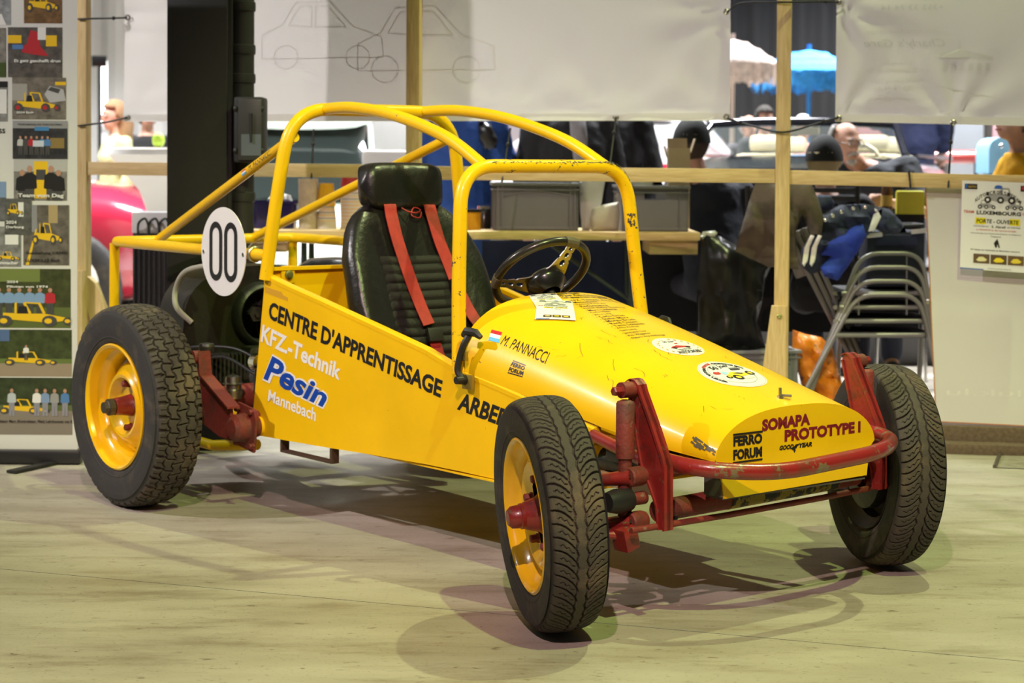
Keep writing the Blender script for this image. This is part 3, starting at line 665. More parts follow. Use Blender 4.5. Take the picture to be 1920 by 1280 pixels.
mb = MB(); mb.lathe([(y0-.004, .024), (y0-.010, .030), (y0-.028, .030), (y0-.030, .024), (y0-.034, .021), (y0-.046, .020), (y0-.046, 0)], seg=12); cn_r = proto(mb, 'castle_nut', mat('old_steel', (.09, .075, .055), .5, metal=.7, bump=.3), 20)
nuts_r = []
for k in range(4):
    a = R(90*k+6); nuts_r.append(proto(nut((.078*math.cos(a), y0+.058, .078*math.sin(a)), .0125, .026), 'lug_nut', redd, 20))
mb = MB(); mb.lathe([(y0+.11, .0), (y0+.11, .15), (y0+.16, .15), (y0+.165, 0)], seg=36); drum_r = proto(mb, 'brake_drum', grease)
RP = [rim_r, disc_r, hub_r, cn_r, drum_r]+nuts_r
for s in (-1, 1):
    o = RT.copy(); COL.objects.link(o); o.parent = BUG; o.location = (-2.32, s*.745, RR); o.rotation_euler = (R(1.0*-s), 0, 0 if s < 0 else math.pi)
    if s > 0: o.rotation_euler = (R(1.0), 0, math.pi)
    add_children(o, RP)
for p in RP+[RT]: bpy.data.objects.remove(p)

# ------------------------------------------------------------------ front suspension
def tz(y): return .024*y                                     # the beam hangs a little lower on the near side
def Q(x, y, z): return (x, y, z+tz(y))
mb = MB(); mb.tube([Q(.06, -.40, .305), Q(.06, .40, .305)], .030, 16); BEAM = mb.build('axle_beam_tube', redd, BUG, 50)
mb = MB(); mb.tube([Q(.06, -.40, .42), Q(.06, .40, .42)], .028, 16); mb.build('axle_beam_tube', red, BUG, 50)
mb = MB()
mb.tube([Q(.062, -.14, .305), Q(.062, .30, .305)], .0308, 16); mb.build('paint_band', mat('yellow_black_worn', (.30, .22, .02), .6, chips=((.02, .02, .02), 14, .5)), BEAM, 50)
mb = MB(); b_ = fillet([Q(.02, -.41, .455), Q(.20, -.385, .435), Q(.315, -.20, .418), Q(.325, .22, .430), Q(.20, .405, .432), Q(.02, .425, .44)], [.10, .16, .12, .10], 10)
mb.tube(b_, .0225, 16); BUMP = mb.build('bumper_tube', mat('red_scraped', (.26, .016, .016), .3, coat=.4, chips=((.17, .13, .07), 14, .56), dirt=((.10, .04, .02), 8, .52), bump=.1), BUG, 60)
tow = [(-.018, .640), (-.012, .655), (.002, .664), (.018, .662), (.033, .650), (.040, .632), (.092, .54), (.128, .47), (.140, .44), (.142, .27), (.108, .268), (.100, .33), (.060, .40), (.035, .44)]
for s in (-1, 1):
    yy = s*.432
    mb = MB(); mb.prism(tow, lambda x, z: Q(x, yy-.006*s, z), lambda x, z: Q(x, yy+.006*s, z))
    fl = [(x, z) for x, z in tow[1:10]]
    mb.loft([[Q(x, yy+a, z) for a in (-.016, .016)]+[Q(x-.008, yy+a, z-.002) for a in (.016, -.016)] for x, z in fl])
    fl2 = [(x, z) for x, z in (tow[0], tow[13], tow[12], tow[11], tow[10])]
    mb.loft([[Q(x, yy+a, z) for a in (-.012, .012)]+[Q(x+.006, yy+a, z) for a in (.012, -.012)] for x, z in fl2])
    T = mb.build('shock_tower', red, BUG, 30)
    MB().lathe([(0, .022), (s*.055, .022), (s*.055, 0)], Q(.008, yy, .635), 'Y', 16).build('shock_eye', redd, T)
    nut(Q(.008, yy+s*.055, .635), .013, .028, s).build('bolt', red, T)
    # damper
    mb = MB(); yc = yy+s*.052; mb.lathe([(.612, .012), (.608, .022), (.602, .0255), (.456, .0255), (.452, .020), (.452, 0)], (.024, yc, tz(yc)), 'Z', 20)
    D = mb.build('damper', redd, BUG, 40)
    MB().lathe([(.46, .019), (.29, .019), (.28, .012), (.27, 0)], (.024, yc, tz(yc)), 'Z', 18).build('damper_body', redd, D)
    # trailing arm eyes and arms
    for z, xa in ((.405, .045), (.285, .05)):
        mb = MB(); mb.lathe([(0, .024), (s*.01, .027), (s*.05, .027), (s*.054, .023), (s*.054, .010), (s*.046, .010), (s*.046, 0)], Q(xa, yy+s*.005, z), 'Y', 18)
        A = mb.build('trailing_arm', redd, BUG, 40)
        mb = MB(); mb.tube([Q(xa, yy+s*.05, z), Q(-.05, yy+s*.11, z-.015), Q(-.13, yy+s*.16, z-.02)], [.022, .015, .015], 10); mb.build('arm', red, A, 40)
        MB().lathe([(s*.046, 0), (s*.046, .009), (s*.058, .009), (s*.058, 0)], Q(xa, yy+s*.005, z), 'Y', 6).build('bolt', grease, A, 20)
    mb = MB(); mb.lathe([(0, .018), (s*.07, .018), (s*.07, 0)], Q(.045, yy, .345), 'Y', 14); S_ = mb.build('bump_stop_stub', redd, BUG, 40)
    MB().lathe([(s*.055, .0), (s*.055, .030), (s*.10, .034), (s*.135, .026), (s*.135, 0)], Q(.045, yy, .345), 'Y', 16).build('bump_rubber', blk, S_, 40)
    mb = MB(); mb.tube([Q(-.12, s*.56, .40), Q(-.10, s*.60, .33), Q(-.10, s*.60, .24)], .022, 10); mb.tube([Q(-.10, s*.60, .31), (-.02, s*.66, .31)], .02, 10); mb.build('steering_knuckle', redd, BUG, 40)
    mb = MB(); mb.tube([(-.25, s*.362, .462), Q(.03, s*.40, .43)], .018, 12); mb.build('frame_tube', red, BUG, 40)
    mb = MB(); mb.lathe([(0, .034), (s*-.07, .034), (s*-.078, .028), (s*-.10, .028)], Q(.05, yy, .42), 'Y', 16); mb.build('beam_collar', redd, BUG, 40)
mb = MB(); mb.box(Q(.045, -.50, .245), (.06, .05, .065), Matrix.Rotation(R(15), 3, 'X'), .008); mb.tube([Q(.04, -.50, .25), (-.02, -.62, .25)], .013, 10); mb.build('tie_rod_block', red, BUG, 30)
mb = MB(); mb.tube([Q(.10, -.53, .277), Q(.115, -.2, .274), Q(.115, .2, .272), Q(.10, .50, .27)], .009, 10); mb.build('tie_rod', redd, BUG, 40)
mb = MB(); mb.lathe([(0, .02), (.02, .03), (.04, .022), (.045, 0)], Q(.06, -.36, .262), 'Z', 14); mb.build('drain_boss', grease, BUG, 40)
mb = MB(); mb.lathe([(-.16, 0), (-.16, .035), (-.05, .035), (-.05, 0)], (-.10, -.30, .39), 'X', 16); mb.box((-.10, -.30, .42), (.20, .12, .05), bev=.01); mb.build('steering_box', grease, BUG, 30)
MB().box((-.16, -.30, .335), (.30, .05, .04), bev=.004).build('wooden_block', mat('old_wood', (.30, .19, .08), .7, var=.3), BUG, 30)
# ------------------------------------------------------------------ rear suspension and engine
for s in (-1, 1):
    mb = MB(); mb.lathe([(s*.44, .038), (s*.47, .040), (s*.475, .062), (s*.487, .065), (s*.490, .052), (s*.53, .048), (s*.545, .034), (s*.548, 0)], (-1.985, 0, .297), 'Y', 20); TC = mb.build('torsion_cover', redd, BUG, 35)
    mb = MB(); mb.box((-1.985, s*.481, .297), (.135, .012, .155), Matrix.Rotation(R(8), 3, 'Y'), .006); mb.build('cover_plate', redd, TC, 30)
    for dx, dz in ((-.05, .06), (.05, .06), (-.05, -.06), (.05, -.06)): nut((-1.985+dx, s*.487, .297+dz), .010, .014, s).build('bolt', redd, TC, 20)
    pts = [(-2.02, .36), (-2.20, .46), (-2.215, .54), (-2.24, .545), (-2.26, .53), (-2.26, .30), (-2.10, .255), (-2.02, .25)]
    mb = MB(); mb.prism(pts, lambda x, z: (x, s*.515, z), lambda x, z: (x, s*.527, z)); mb.loft([[(x, s*(.500+a), z+b) for a, b in ((0, 0), (.05, 0), (.05, .007), (0, .007))] for x, z in ((-2.0, .365), (-2.20, .462), (-2.212, .545))]); SP = mb.build('spring_plate', redd, BUG, 30)
    mb = MB(); mb.lathe([(0, .024), (s*.03, .024), (s*.032, 0)], (-2.238, s*.53, .528), 'Y', 16); mb.build('shock_eye', redd, SP, 30)
    mb = MB(); mb.lathe([(.0, .026), (.02, .030), (.03, .026), (.034, 0)], (-2.238, s*.50, .545), 'Z', 14); mb.build('damper_top', grease, SP, 30)
    mb = MB(); mb.tube([(-2.30, s*.18, .365), (-2.30, s*.66, .362)], [.05, .034], 14); mb.build('axle_tube', redd, BUG, 40)
    mb = MB(); mb.tube([(-2.10, s*.43, .335), (-1.98, s*.45, .335)], .022, 10); mb.build('cross_stub', redd, BUG, 40)
mb = MB(); mb.tube([(-1.985, -.44, .297), (-1.985, .44, .297)], .036, 16); mb.build('torsion_tube', yelp, BUG, 40)
mb = MB(); mb.tube([(-2.45, -.46, .20), (-2.30, -.44, .19), (-2.05, -.40, .22)], .02, 10); mb.build('lower_guard_tube', yel, BUG, 40)
mb = MB(); mb.box((-1.86, -.40, .245), (.012, .03, .05)); mb.box((-1.70, -.40, .222), (.33, .03, .008)); mb.box((-1.54, -.40, .245), (.012, .03, .05)); mb.build('jack_bracket', mat('rusty_brown', (.06, .03, .015), .8), BUG, 20)
# gearbox + engine
mb = MB(); secs = []
for x, r_ in ((-2.0, .05), (-2.06, .09), (-2.2, .12), (-2.34, .15), (-2.46, .17), (-2.52, .18)):
    secs.append([(x, r_*math.cos(2*math.pi*i/20), .36+r_*math.sin(2*math.pi*i/20)) for i in range(20)])
mb.loft(secs); ENG = mb.build('engine', grease, BUG, 40)
mb = MB(); mb.box((-2.72, 0, .40), (.40, .30, .24), bev=.02); mb.build('crankcase', grease, ENG, 30)
for s in (-1, 1):
    mb = MB()
    for k in range(9): mb.box((-2.70, s*(.17+.018*k), .42), (.34, .008, .16))
    mb.box((-2.70, s*.25, .42), (.30, .16, .12)); mb.box((-2.70, s*.345, .42), (.36, .05, .17), bev=.015); mb.build('cylinder_bank', grease, ENG, 0)
    mb = MB(); mb.tube(smoothpath([(-2.55, s*.33, .36), (-2.5, s*.36, .30), (-2.65, s*.36, .24), (-2.95, s*.30, .26)]), .022, 10); mb.build('exhaust_pipe', mat('rust', (.10, .045, .02), .8), ENG, 40)
sh = []
for i in range(21): a = math.pi*i/20; sh.append((-.055+.345*math.copysign(abs(math.cos(a))**.75, math.cos(a)), .60+.23*math.sin(a)**.8))
sh = [(.30, .50)]+sh+[(-.41, .50)]
from mathutils.geometry import tessellate_polygon
hole = [(-.06+.096*math.cos(2*math.pi*i/32), .636+.096*math.sin(2*math.pi*i/32)) for i in range(32)]
tri_ = tessellate_polygon([[Vector((y, z, 0)) for y, z in sh], [Vector((y, z, 0)) for y, z in hole]]); n = len(sh)
mb = MB(); mb.add([(-2.60, y, z) for y, z in sh+hole], [tuple(t) for t in tri_]); mb.add([(-2.80, y, z) for y, z in sh], [tuple(range(n))])   # hollow housing, open fan intake
mb.add([(-2.60, y, z) for y, z in sh]+[(-2.80, y, z) for y, z in sh], [(i, (i+1) % n, (i+1) % n+n, i+n) for i in range(n)]); SHR = mb.build('fan_shroud', mat('shroud_black', (.012, .013, .011), .42, dirt=((.035, .035, .028), 8, .58), bump=.15), ENG, 30)
mb = MB(); mb.lathe([(-2.61, .135), (-2.585, .128), (-2.57, .118), (-2.565, .108), (-2.575, .098), (-2.61, .094)], (0, -.06, .636), 'X', 40); mb.build('fan_ring', MATS['shroud_black'], ENG, 40)
mb = MB()
for k in range(14):
    a = 2*math.pi*k/14; c, s_ = math.cos(a), math.sin(a)
    mb.add([(-2.66, -.06+.035*c-.008*s_, .636+.035*s_+.008*c), (-2.66, -.06+.09*c-.008*s_, .636+.09*s_+.008*c), (-2.63, -.06+.09*c+.012*s_, .636+.09*s_-.012*c), (-2.63, -.06+.035*c+.012*s_, .636+.035*s_-.012*c)], [(0, 1, 2, 3)])
mb.build('fan_blades', blk, ENG, 0)
MB().lathe([(-2.799, .036), (-2.66, .036), (-2.628, .032), (-2.628, .014), (-2.615, .014), (-2.615, 0)], (0, -.06, .636), 'X', 6).build('fan_nut', mat('dark_steel', (.05, .05, .045), .5, metal=.5), ENG, 20)
mb = MB(); mb.tube(smoothpath([(-2.40, -.38, .85), (-2.537, -.42, .822), (-2.621, -.42, .752), (-2.617, -.42, .681), (-2.59, -.37, .62)]), .011, 10); mb.build('breather_hose', mat('clear_hose', (.35, .36, .28), .35), ENG, 50)
mb = MB(); mb.tube(smoothpath([(-2.60, -.40, .52), (-2.5, -.38, .535), (-2.35, -.30, .53), (-2.15, -.25, .45), (-2.0, -.30, .42)]), .006, 8); mb.build('cable', blk, ENG, 50)
mb = MB(); mb.tube(smoothpath([(-2.55, -.35, .48), (-2.4, -.33, .50), (-2.2, -.33, .46), (-2.05, -.30, .40)]), .006, 8); mb.build('cable', blk, ENG, 50)
mb = MB(); mb.lathe([(-.02, 0), (-.02, .010), (0, .012), (.012, .030), (.055, .033), (.058, .026), (.065, 0)], (-2.18, -.34, .505), 'X', 18); mb.build('chrome_canister', chrome, ENG, 30)
mb = MB(); mb.lathe([(.0, .0), (.0, .036), (.09, .036), (.09, 0)], (-2.07, -.36, .40), 'Z', 18); mb.build('oil_filter', blkg, ENG, 30)
mb = MB(); mb.lathe([(.0, .0), (.0, .03), (.03, .04), (.035, .03), (.05, .03), (.055, .04), (.06, .03), (.08, .028), (.09, 0)], (-2.22, -.40, .37), 'Z', 16); mb.build('damper_bellows', alum, ENG, 30)
mb = MB(); mb.lathe([(.76, 0), (.76, .13), (.80, .145), (.84, .14), (.868, .10), (.875, 0)], (-2.25, .06, 0), 'Z', 28); mb.build('air_cleaner', blkg, ENG, 40)
# ------------------------------------------------------------------ hall shell
hallm = mat('hall_wall', (.42, .42, .44), .8, var=.1, vscale=.6)
def wallbox(name, c, d, m): return struct(MB().box(c, d).build(name, m, None, 0))
wallbox('wall_left', (-16.1, 11, 4.5), (.2, 42, 9), hallm); wallbox('wall_right', (16.1, 11, 4.5), (.2, 42, 9), hallm); wallbox('wall_front', (0, -10.1, 4.5), (32, .2, 9), hallm)
mb = MB(); mb.grid(lambda i, j: (-16+i*.0625*2, 30.0+.05*(1 if (i//2) % 2 else 0), 9*j), 257, 2); struct(mb.build('wall_back', mat('corrugated_wall', (.62, .62, .62), .5), None, 0))
# ------------------------------------------------------------------ fence frame
FA = Vector((-2.035, 8.85, 0)); FYAW = R(-11); FU = Vector((math.cos(FYAW), math.sin(FYAW), 0)); FN = Vector((-FU.y, FU.x, 0))   # FN points away from the camera
def fp(u, n, z): return FA+FU*u+FN*n+Vector((0, 0, z))
def fpix(px, py, n=0.0):
    o = Vector((0, 0, CAMH)); d = at(px, py, 1.0)-o; t = (FA+FN*n-o).dot(FN)/d.dot(FN); p = o+d*t; return ((p-FA).dot(FU), p.z)
FR3 = Matrix.Rotation(FYAW, 3, 'Z')
def wood(nm, c, scale=(1, 1, 12)):
    if nm in MATS: return MATS[nm]
    m = bpy.data.materials.new(nm); m.use_nodes = True; nt = m.node_tree; b = nt.nodes['Principled BSDF']; N, L = nt.nodes.new, nt.links.new
    tc = N('ShaderNodeTexCoord'); mp = N('ShaderNodeMapping'); mp.inputs['Scale'].default_value = scale; L(tc.outputs['Object'], mp.inputs[0])
    n = N('ShaderNodeTexNoise'); n.inputs['Scale'].default_value = 9; n.inputs['Detail'].default_value = 5; n.inputs['Distortion'].default_value = .6; L(mp.outputs[0], n.inputs['Vector'])
    r = N('ShaderNodeValToRGB'); r.color_ramp.elements[0].position = .35; r.color_ramp.elements[1].position = .7
    r.color_ramp.elements[0].color = (c[0]*.78, c[1]*.72, c[2]*.6, 1); r.color_ramp.elements[1].color = (*c, 1)
    L(n.outputs[0], r.inputs[0]); L(r.outputs[0], b.inputs['Base Color']); b.inputs['Roughness'].default_value = .65
    MATS[nm] = m; return m
pine_v = wood('pine_vertical', (.66, .50, .25), (12, 12, 1)); pine_h = wood('pine_horizontal', (.66, .50, .25), (1, 12, 12))
FEN = thing('fence_frame', 'bare pine post-and-rail frame holding up the white banners behind the buggy', 'fence', FA)
FEN.rotation_euler = (0, 0, FYAW)
def fl(u, n, z): return Vector((u, n, z))
posts = []
for px in (155, 776, 1468):
    u = fpix(px, 310)[0]; posts.append(u); tilt = Matrix.Rotation(R(0), 3, 'Y')
    MB().box(fl(u, 0, 1.15), (.062, .062, 2.3), tilt, .003).build('post', pine_v, FEN, 30)
for (p0, p1) in (((168, 315.5), (764, 321.5)), ((788, 324), (1453, 330)), ((1482, 332), (1990, 344))):
    (u0, z0), (u1, z1) = fpix(*p0), fpix(*p1); a = math.atan2(z1-z0, u1-u0)
    MB().box(fl((u0+u1)/2, 0.0, (z0+z1)/2), (u1-u0+.004, .045, .062), Matrix.Rotation(-a, 3, 'Y'), .003).build('rail', pine_h, FEN, 30)
MB().box(fl(posts[0]+.9, 0, 2.27), (2.2, .05, .06), None, .003).build('rail', pine_h, FEN, 30)
for u, sx_ in ((posts[0], 1), (posts[2], -1), (posts[1], 1)):
    # foot: plank along the floor, brace plank bolted to the post
    foot = [(u-.02, .62), (u+.045, .62), (u+.045, .0), (u-.10, .0)] if u == posts[2] else [(u-.03, .72), (u+.03, .72), (u+.03, 0), (u-.03, 0)]
    MB().prism([(x-(.02 if u == posts[2] else 0), z) for x, z in foot], lambda x, z: fl(x, -.075, z), lambda x, z: fl(x, -.032, z)).build('brace_plank', pine_v, FEN, 0)
    MB().box(fl(u, -.25, .03), (.06, .62, .06), None, .003).build('foot_plank', wood('pine_depth', (.66, .50, .25), (12, 1, 12)), FEN, 30)
    MB().lathe([(-.079, 0), (-.083, .006), (-.080, .011), (-.074, .011)], fl(u-.005, 0, .575), 'Y', 12).build('bolt', MATS['greenish_zinc'], FEN)
mb = MB(); u = posts[0]
mb.prism([(u+.02, .70), (u+.07, .66), (u+.30, .12), (u+.30, .0), (u+.22, 0), (u+.02, .56)], lambda x, z: fl(x, -.02, z), lambda x, z: fl(x, .02, z)); mb.build('brace_plank', pine_v, FEN, 0)

# white banners (printed on their far side, print shows through mirrored)
tarpm = mat('tarpaulin', (.84, .83, .80), .5, trans=.32, var=.015, vscale=1.5)
DISP = {}
def tarp(name, px0, px1, ybl, ybr, n, label, eyel):
    (u0, z0), (u1, z1) = fpix(px0, ybl, n), fpix(px1, ybr, n); zt = 2.45; nu, nv = 60, 34
    t = thing(name, label, 'banner', FA); t.rotation_euler = (0, 0, FYAW)
    def disp(u, z):
        d = 0
        for ue, ze in eyel:
            r = math.hypot((u-ue)*1.0, (z-ze)*1.0); an = math.atan2(z-ze, u-ue); d += .012*math.exp(-r/.22)*math.sin(an*9)
        return n+d+.004*math.sin(u*2.1)+.003*math.sin(z*7+u)
    DISP[t.name] = disp
    def P(off):
        def f(i, j):
            a, b = i/(nu-1), j/(nv-1); u = u0+(u1-u0)*a; zb = z0+(z1-z0)*a; z = zb+(zt-zb)*b
            return (u, disp(u, z)+off, z)
        return f
    mb = MB(); mb.grid(P(0), nu, nv); mb.build('cloth', tarpm, t, 60)
    mb = MB(); h = .035
    mb.grid(lambda i, j: (u0+(u1-u0)*i/20, n-.0035, (z0+(z1-z0)*i/20)+h*j), 21, 2); mb.build('hem', tarpm, t, 0)
    for ue, ze in eyel: MB().lathe([(n-.006, .007), (n-.009, .010), (n-.006, .014), (n-.002, .014)], (ue, 0, ze), 'Y', 16).build('eyelet', alum, t, 50)
    return t, (u0, z0, u1, z1)
ey1 = [fpix(240, 33, .05), fpix(240, 220, .05), fpix(1362, 22, .05), fpix(1362, 219, .05), fpix(1155, 219, .05), fpix(957, 219, .05)]
T1, q1 = tarp('tarpaulin_banner', 233, 1368, 228, 226, .05, 'long plain white tarpaulin banner stretched behind the roll cage', ey1)
ey2 = [fpix(1572, 4, .05), fpix(1572, 222, .05), fpix(1787, 230, .05)]
T2, q2 = tarp('tarpaulin_banner', 1566, 2010, 228, 238, .05, 'white tarpaulin banner with faint mirrored restaurant advert showing through', ey2)
ghost = mat('ghost_print', (.79, .79, .765), .5, trans=.32); ghost2 = mat('ghost_print_dark', (.72, .725, .70), .5, trans=.32)
def gtext(t, s, px0, px1, py0, py1, m, n=.044, bold=0, shear=0):
    (u0, z0), (u1, z1) = fpix(px0, py1, n), fpix(px1, py0, n); mb = MB()
    text_on(mb, s, lambda a, b: Vector((u1+(u0-u1)*a, DISP[t.name](u1+(u0-u1)*a, z0+(z1-z0)*b)-.0012, z0+(z1-z0)*b)), bold, shear); mb.build('mirrored_lettering', m, t, 0, fix=False)
gtext(T2, '+352 33 74 14', 1652, 1770, 8, 19, ghost2); gtext(T2, "Charly's Gare", 1620, 1772, 72, 92, ghost2, shear=.3)
for s, a, b, y in (('HOTEL RESTAURANT PIZZERIA', 1622, 1762, 55), ('2, rue du Gaz', 1650, 1712, 113), ('L-1638 SENNINGERBERG', 1625, 1740, 127), ('WWW.CHARLYS.LU', 1632, 1732, 146), ('+352 34 71 40', 1640, 1722, 160), ('charlysgare@pt.lu', 1625, 1750, 181)): gtext(T2, s, a, b, y, y+8, ghost)
def gpoly(t, pts, m, n=.045, nm='mirrored_print'):
    q = [fpix(x, y, n) for x, y in pts]; MB().add([(u, DISP[t.name](u, z)-.0008-(.046-n)*.1, z) for u, z in q], [tuple(range(len(q)))]).build(nm, m, t, 0)
gpoly(T2, [(1758, 162), (1758, 160), (1868, 183), (1868, 185)], ghost); gpoly(T2, [(1762, 100), (1795, 92), (1800, 75), (1804, 92), (1862, 105), (1862, 112), (1762, 108)], ghost, .0435)
for k in range(6): gpoly(T2, [(1768+16*k, 118), (1776+16*k, 118), (1776+16*k, 132), (1768+16*k, 132)], ghost, .0425)
# ghost cars on the long banner
def gline(t, pts, m, w_=2.2, closed=True):
    n = len(pts)
    for i in range(n if closed else n-1):
        (x0, y0), (x1, y1) = pts[i], pts[(i+1) % n]; l = math.hypot(x1-x0, y1-y0) or 1; a, b = -(y1-y0)/l*w_/2, (x1-x0)/l*w_/2
        gpoly(t, [(x0+a, y0+b), (x1+a, y1+b), (x1-a, y1-b), (x0-a, y0-b)], m, .046)
def gcar(x0, y0, s):
    F = lambda pts: [(x0+s*a, y0-s*b) for a, b in pts]
    gline(T1, F([(0, .1), (0, .4), (.25, .52), (.42, .8), (.85, .82), (1.15, .5), (1.5, .38), (1.52, .12)]), ghost)
    gline(T1, F([(.33, .52), (.47, .75), (.62, .76), (.62, .5)]), ghost); gline(T1, F([(.67, .5), (.67, .76), (.83, .76), (1.05, .5)]), ghost)
    for cx in (.3, 1.2): gline(T1, F([(cx+.15*math.cos(k*.5236), .12+.15*math.sin(k*.5236)) for k in range(12)]), ghost)
ghost = mat('ghost_faint', (.82, .812, .785), .5, trans=.32)
gcar(490, 125, 150); gcar(670, 150, 170)
# bungee cords
def cord(pts, label, loops=()):
    mb = MB(); mb.tube(smoothpath(pts, 5), .0045, 6); o = mb.build('bungee_cord', blk, None, 50)
    for c in loops: MB().ell(c, (.010, .010, .010), 10).build('toggle_ball', blk, o)
    return tag(o, label, 'cord', 'black elastic ties on the fence')
def fc(px, py, n): u, z = fpix(px, py, n); return fp(u, n, z)
cord([fc(146, 36, -.04), fc(171, 35, -.038), fc(215, 34, .0), fc(238, 33, .045)], 'black elastic cord tying the upper corner of the long banner to the left post', [fc(213, 34, .0)])
cord([fc(146, 236, -.04), fc(171, 233, -.038), fc(205, 228, 0), fc(240, 220, .045)], 'black elastic cord tying the lower corner of the long banner to the left post')
cord([fc(1363, 222, .045), fc(1390, 230, .03), fc(1450, 246, -.038), fc(1482, 246, -.04), fc(1530, 232, .0), fc(1572, 220, .045)], 'black elastic cord crossing a post and joining the lower corners of two white banners', [fc(1387, 229, .03), fc(1545, 227, .01)])
cord([fc(1363, 24, .045), fc(1388, 6, .03), fc(1452, 4, -.04), fc(1484, 4, -.04), fc(1540, 3, .0), fc(1573, 4, .045)], 'black elastic cord joining the upper corners of two white banners across a post', [fc(1548, 3, .0)])
for a, b, c_, l in (((1155, 219), (1143, 316), 'black elastic cord from long white banner to rail above the right grey crate', 0), ((957, 240), (941, 342), 'black elastic cord tied to the rail behind the front hoop of the buggy', 0), ((588, 242), (584, 335), 'black elastic cord tied to the rail beside the rear hoop of the buggy', 0), ((1785, 230), (1778, 352), 'black elastic cord from advert banner to rail beside the poster', 1)):
    cord([fc(*a, .045), fc(a[0]*.6+b[0]*.4, a[1]*.6+b[1]*.4, .02), fc(*b, -.028)], c_, [fc(a[0]*.7+b[0]*.3, a[1]*.7+b[1]*.3, .02)])
u_, z_ = fpix(1702, 336); cord([fp(u_+.008*math.sin(a)*0+.004*k, -.026 if 0 < a < 3.1 else .026, z_+.034*math.cos(a)) for k, a in enumerate([.05, .1, 1.5, 3.0, 3.2, 4.7, 6.2])], 'black elastic cord wound round the rail left of the poster')

# white panel, plinth and poster at the right
PT = thing('white_panel', 'white coated sheet panel with thin orange edge leaning against the rail', 'panel', FA); PT.rotation_euler = (0, 0, FYAW)
c4 = [fpix(1736, 346, .03), fpix(1756, 789, .03), fpix(2040, 803, .03), fpix(2040, 362, .03)]
MB().prism(c4, lambda u, z: (u, .030, z), lambda u, z: (u, .040, z)).build('sheet', mat('panel_white', (.62, .605, .58), .45, var=.03, vscale=2), PT, 0)
MB().prism([(c4[0][0]-.004, c4[0][1]), (c4[1][0]-.004, c4[1][1]-.004), (c4[2][0], c4[2][1]-.004), c4[2], c4[1], c4[0]], lambda u, z: (u, .0285, z), lambda u, z: (u, .041, z)).build('edge_strip', mat('orange_edge', (.45, .16, .03), .6), PT, 0)
MB().lathe([(.030, .012), (.024, .010), (.023, .004), (.026, 0)], (fpix(1740, 566, .03)[0], 0, fpix(1740, 566, .03)[1]), 'Y', 14).build('eyelet', alum, PT)
gh3 = mat('panel_ghost', (.70, .69, .65), .5)
(ua, za), (ub, zb2) = fpix(1775, 740, .029), fpix(1925, 727, .029); mb = MB(); text_on(mb, 'aluk.lu', lambda a, b: Vector((ub+.05+(ua-ub-.05)*a, .0292, za+.03*b))); mb.build('mirrored_lettering', gh3, PT, 0, fix=False)
carp = mat('brown_carpet', (.15, .105, .065), .95, bump=.8, bscale=220, var=.25, vscale=60)
def plinth(y0, h, dd, label):
    u0 = fpix(1700, 700)[0]; o = MB().box(fl(u0+.75, y0+dd/2, h/2), (1.5, dd, h), None, .004).build('carpeted_plinth', carp, None, 30); o.location = FA; o.rotation_euler = (0, 0, FYAW)
    return tag(o, label, 'plinth')
plinth(-.10, .045, .10, 'low brown carpeted step lying on the floor in front of the white panel'); plinth(.0, .108, .35, 'taller brown carpeted plinth carrying the white panel')
PO = thing('poster', 'paper auto-cross open-day poster hanging over the rail on the white panel', 'poster', FA); PO.rotation_euler = (0, 0, FYAW)
pc = [fpix(1800, 503, -.03), fpix(1929, 512, -.03), fpix(1935, 343, -.03), fpix(1804, 338, -.03)]
pm = lambda a, b, n=-.0300: (lambda x: Vector((x[0], n+.006*math.sin(b*3.1)*a-.004*math.sin(a*3), x[1])))([sum(w_*c[k] for w_, c in zip(((1-a)*(1-b), a*(1-b), a*b, (1-a)*b), pc)) for k in (0, 1)])
mb = MB(); mb.grid(lambda i, j: pm(i/10, j/12), 11, 13); mb.grid(lambda i, j: pm(i/10, j/12, -.0292), 11, 13); mb.build('paper', white, PO, 60)
def ppoly(pts, m, n=-.0312, nm='print'): MB().add([pm(*p, n) for p in pts], [tuple(range(len(pts)))]).build(nm, m, PO, 0)
def ptxt(s, a0, a1, b0, b1, m=inkk, bold=.01, shear=0):
    mb = MB(); text_on(mb, s, lambda u, v: pm(a0+(a1-a0)*u, b0+(b1-b0)*v, -.0318), bold, shear); mb.build('lettering', m, PO, 0, fix=False)
def rect(a0, a1, b0, b1): return [(a0, b0), (a1, b0), (a1, b1), (a0, b1)]
ppoly(rect(.04, .22, .905, .965), inkk); ppoly(rect(.05, .08, .91, .96), mat('p_blue', (.03, .12, .45), .5)); ptxt('AUTO', .09, .2, .92, .945, mat('p_gold', (.6, .4, .05), .5))
ppoly([(.46, .92), (.48, .955), (.53, .962), (.57, .955), (.59, .92)], MATS['p_blue']); ppoly(rect(.84, .99, .90, .965), inkk); ppoly(rect(.86, .92, .91, .955), MATS['red_print'])
for k, ch in enumerate('AUTO-CROSS-TEAM'):
    t = k/14; a = R(140-100*t); cx, cy = .52+.40*math.cos(a)*1.0, .60+.26*math.sin(a)
    ro = (a-R(90))*.6; c, s = math.cos(ro), math.sin(ro); mb = MB()
    text_on(mb, ch, lambda u, v: pm(cx+((u-.5)*.042)*c-(v*.04)*s*.8, cy+((u-.5)*.042)*s*.8+v*.04*c, -.0318), .02); mb.build('lettering', inkk, PO, 0, fix=False)
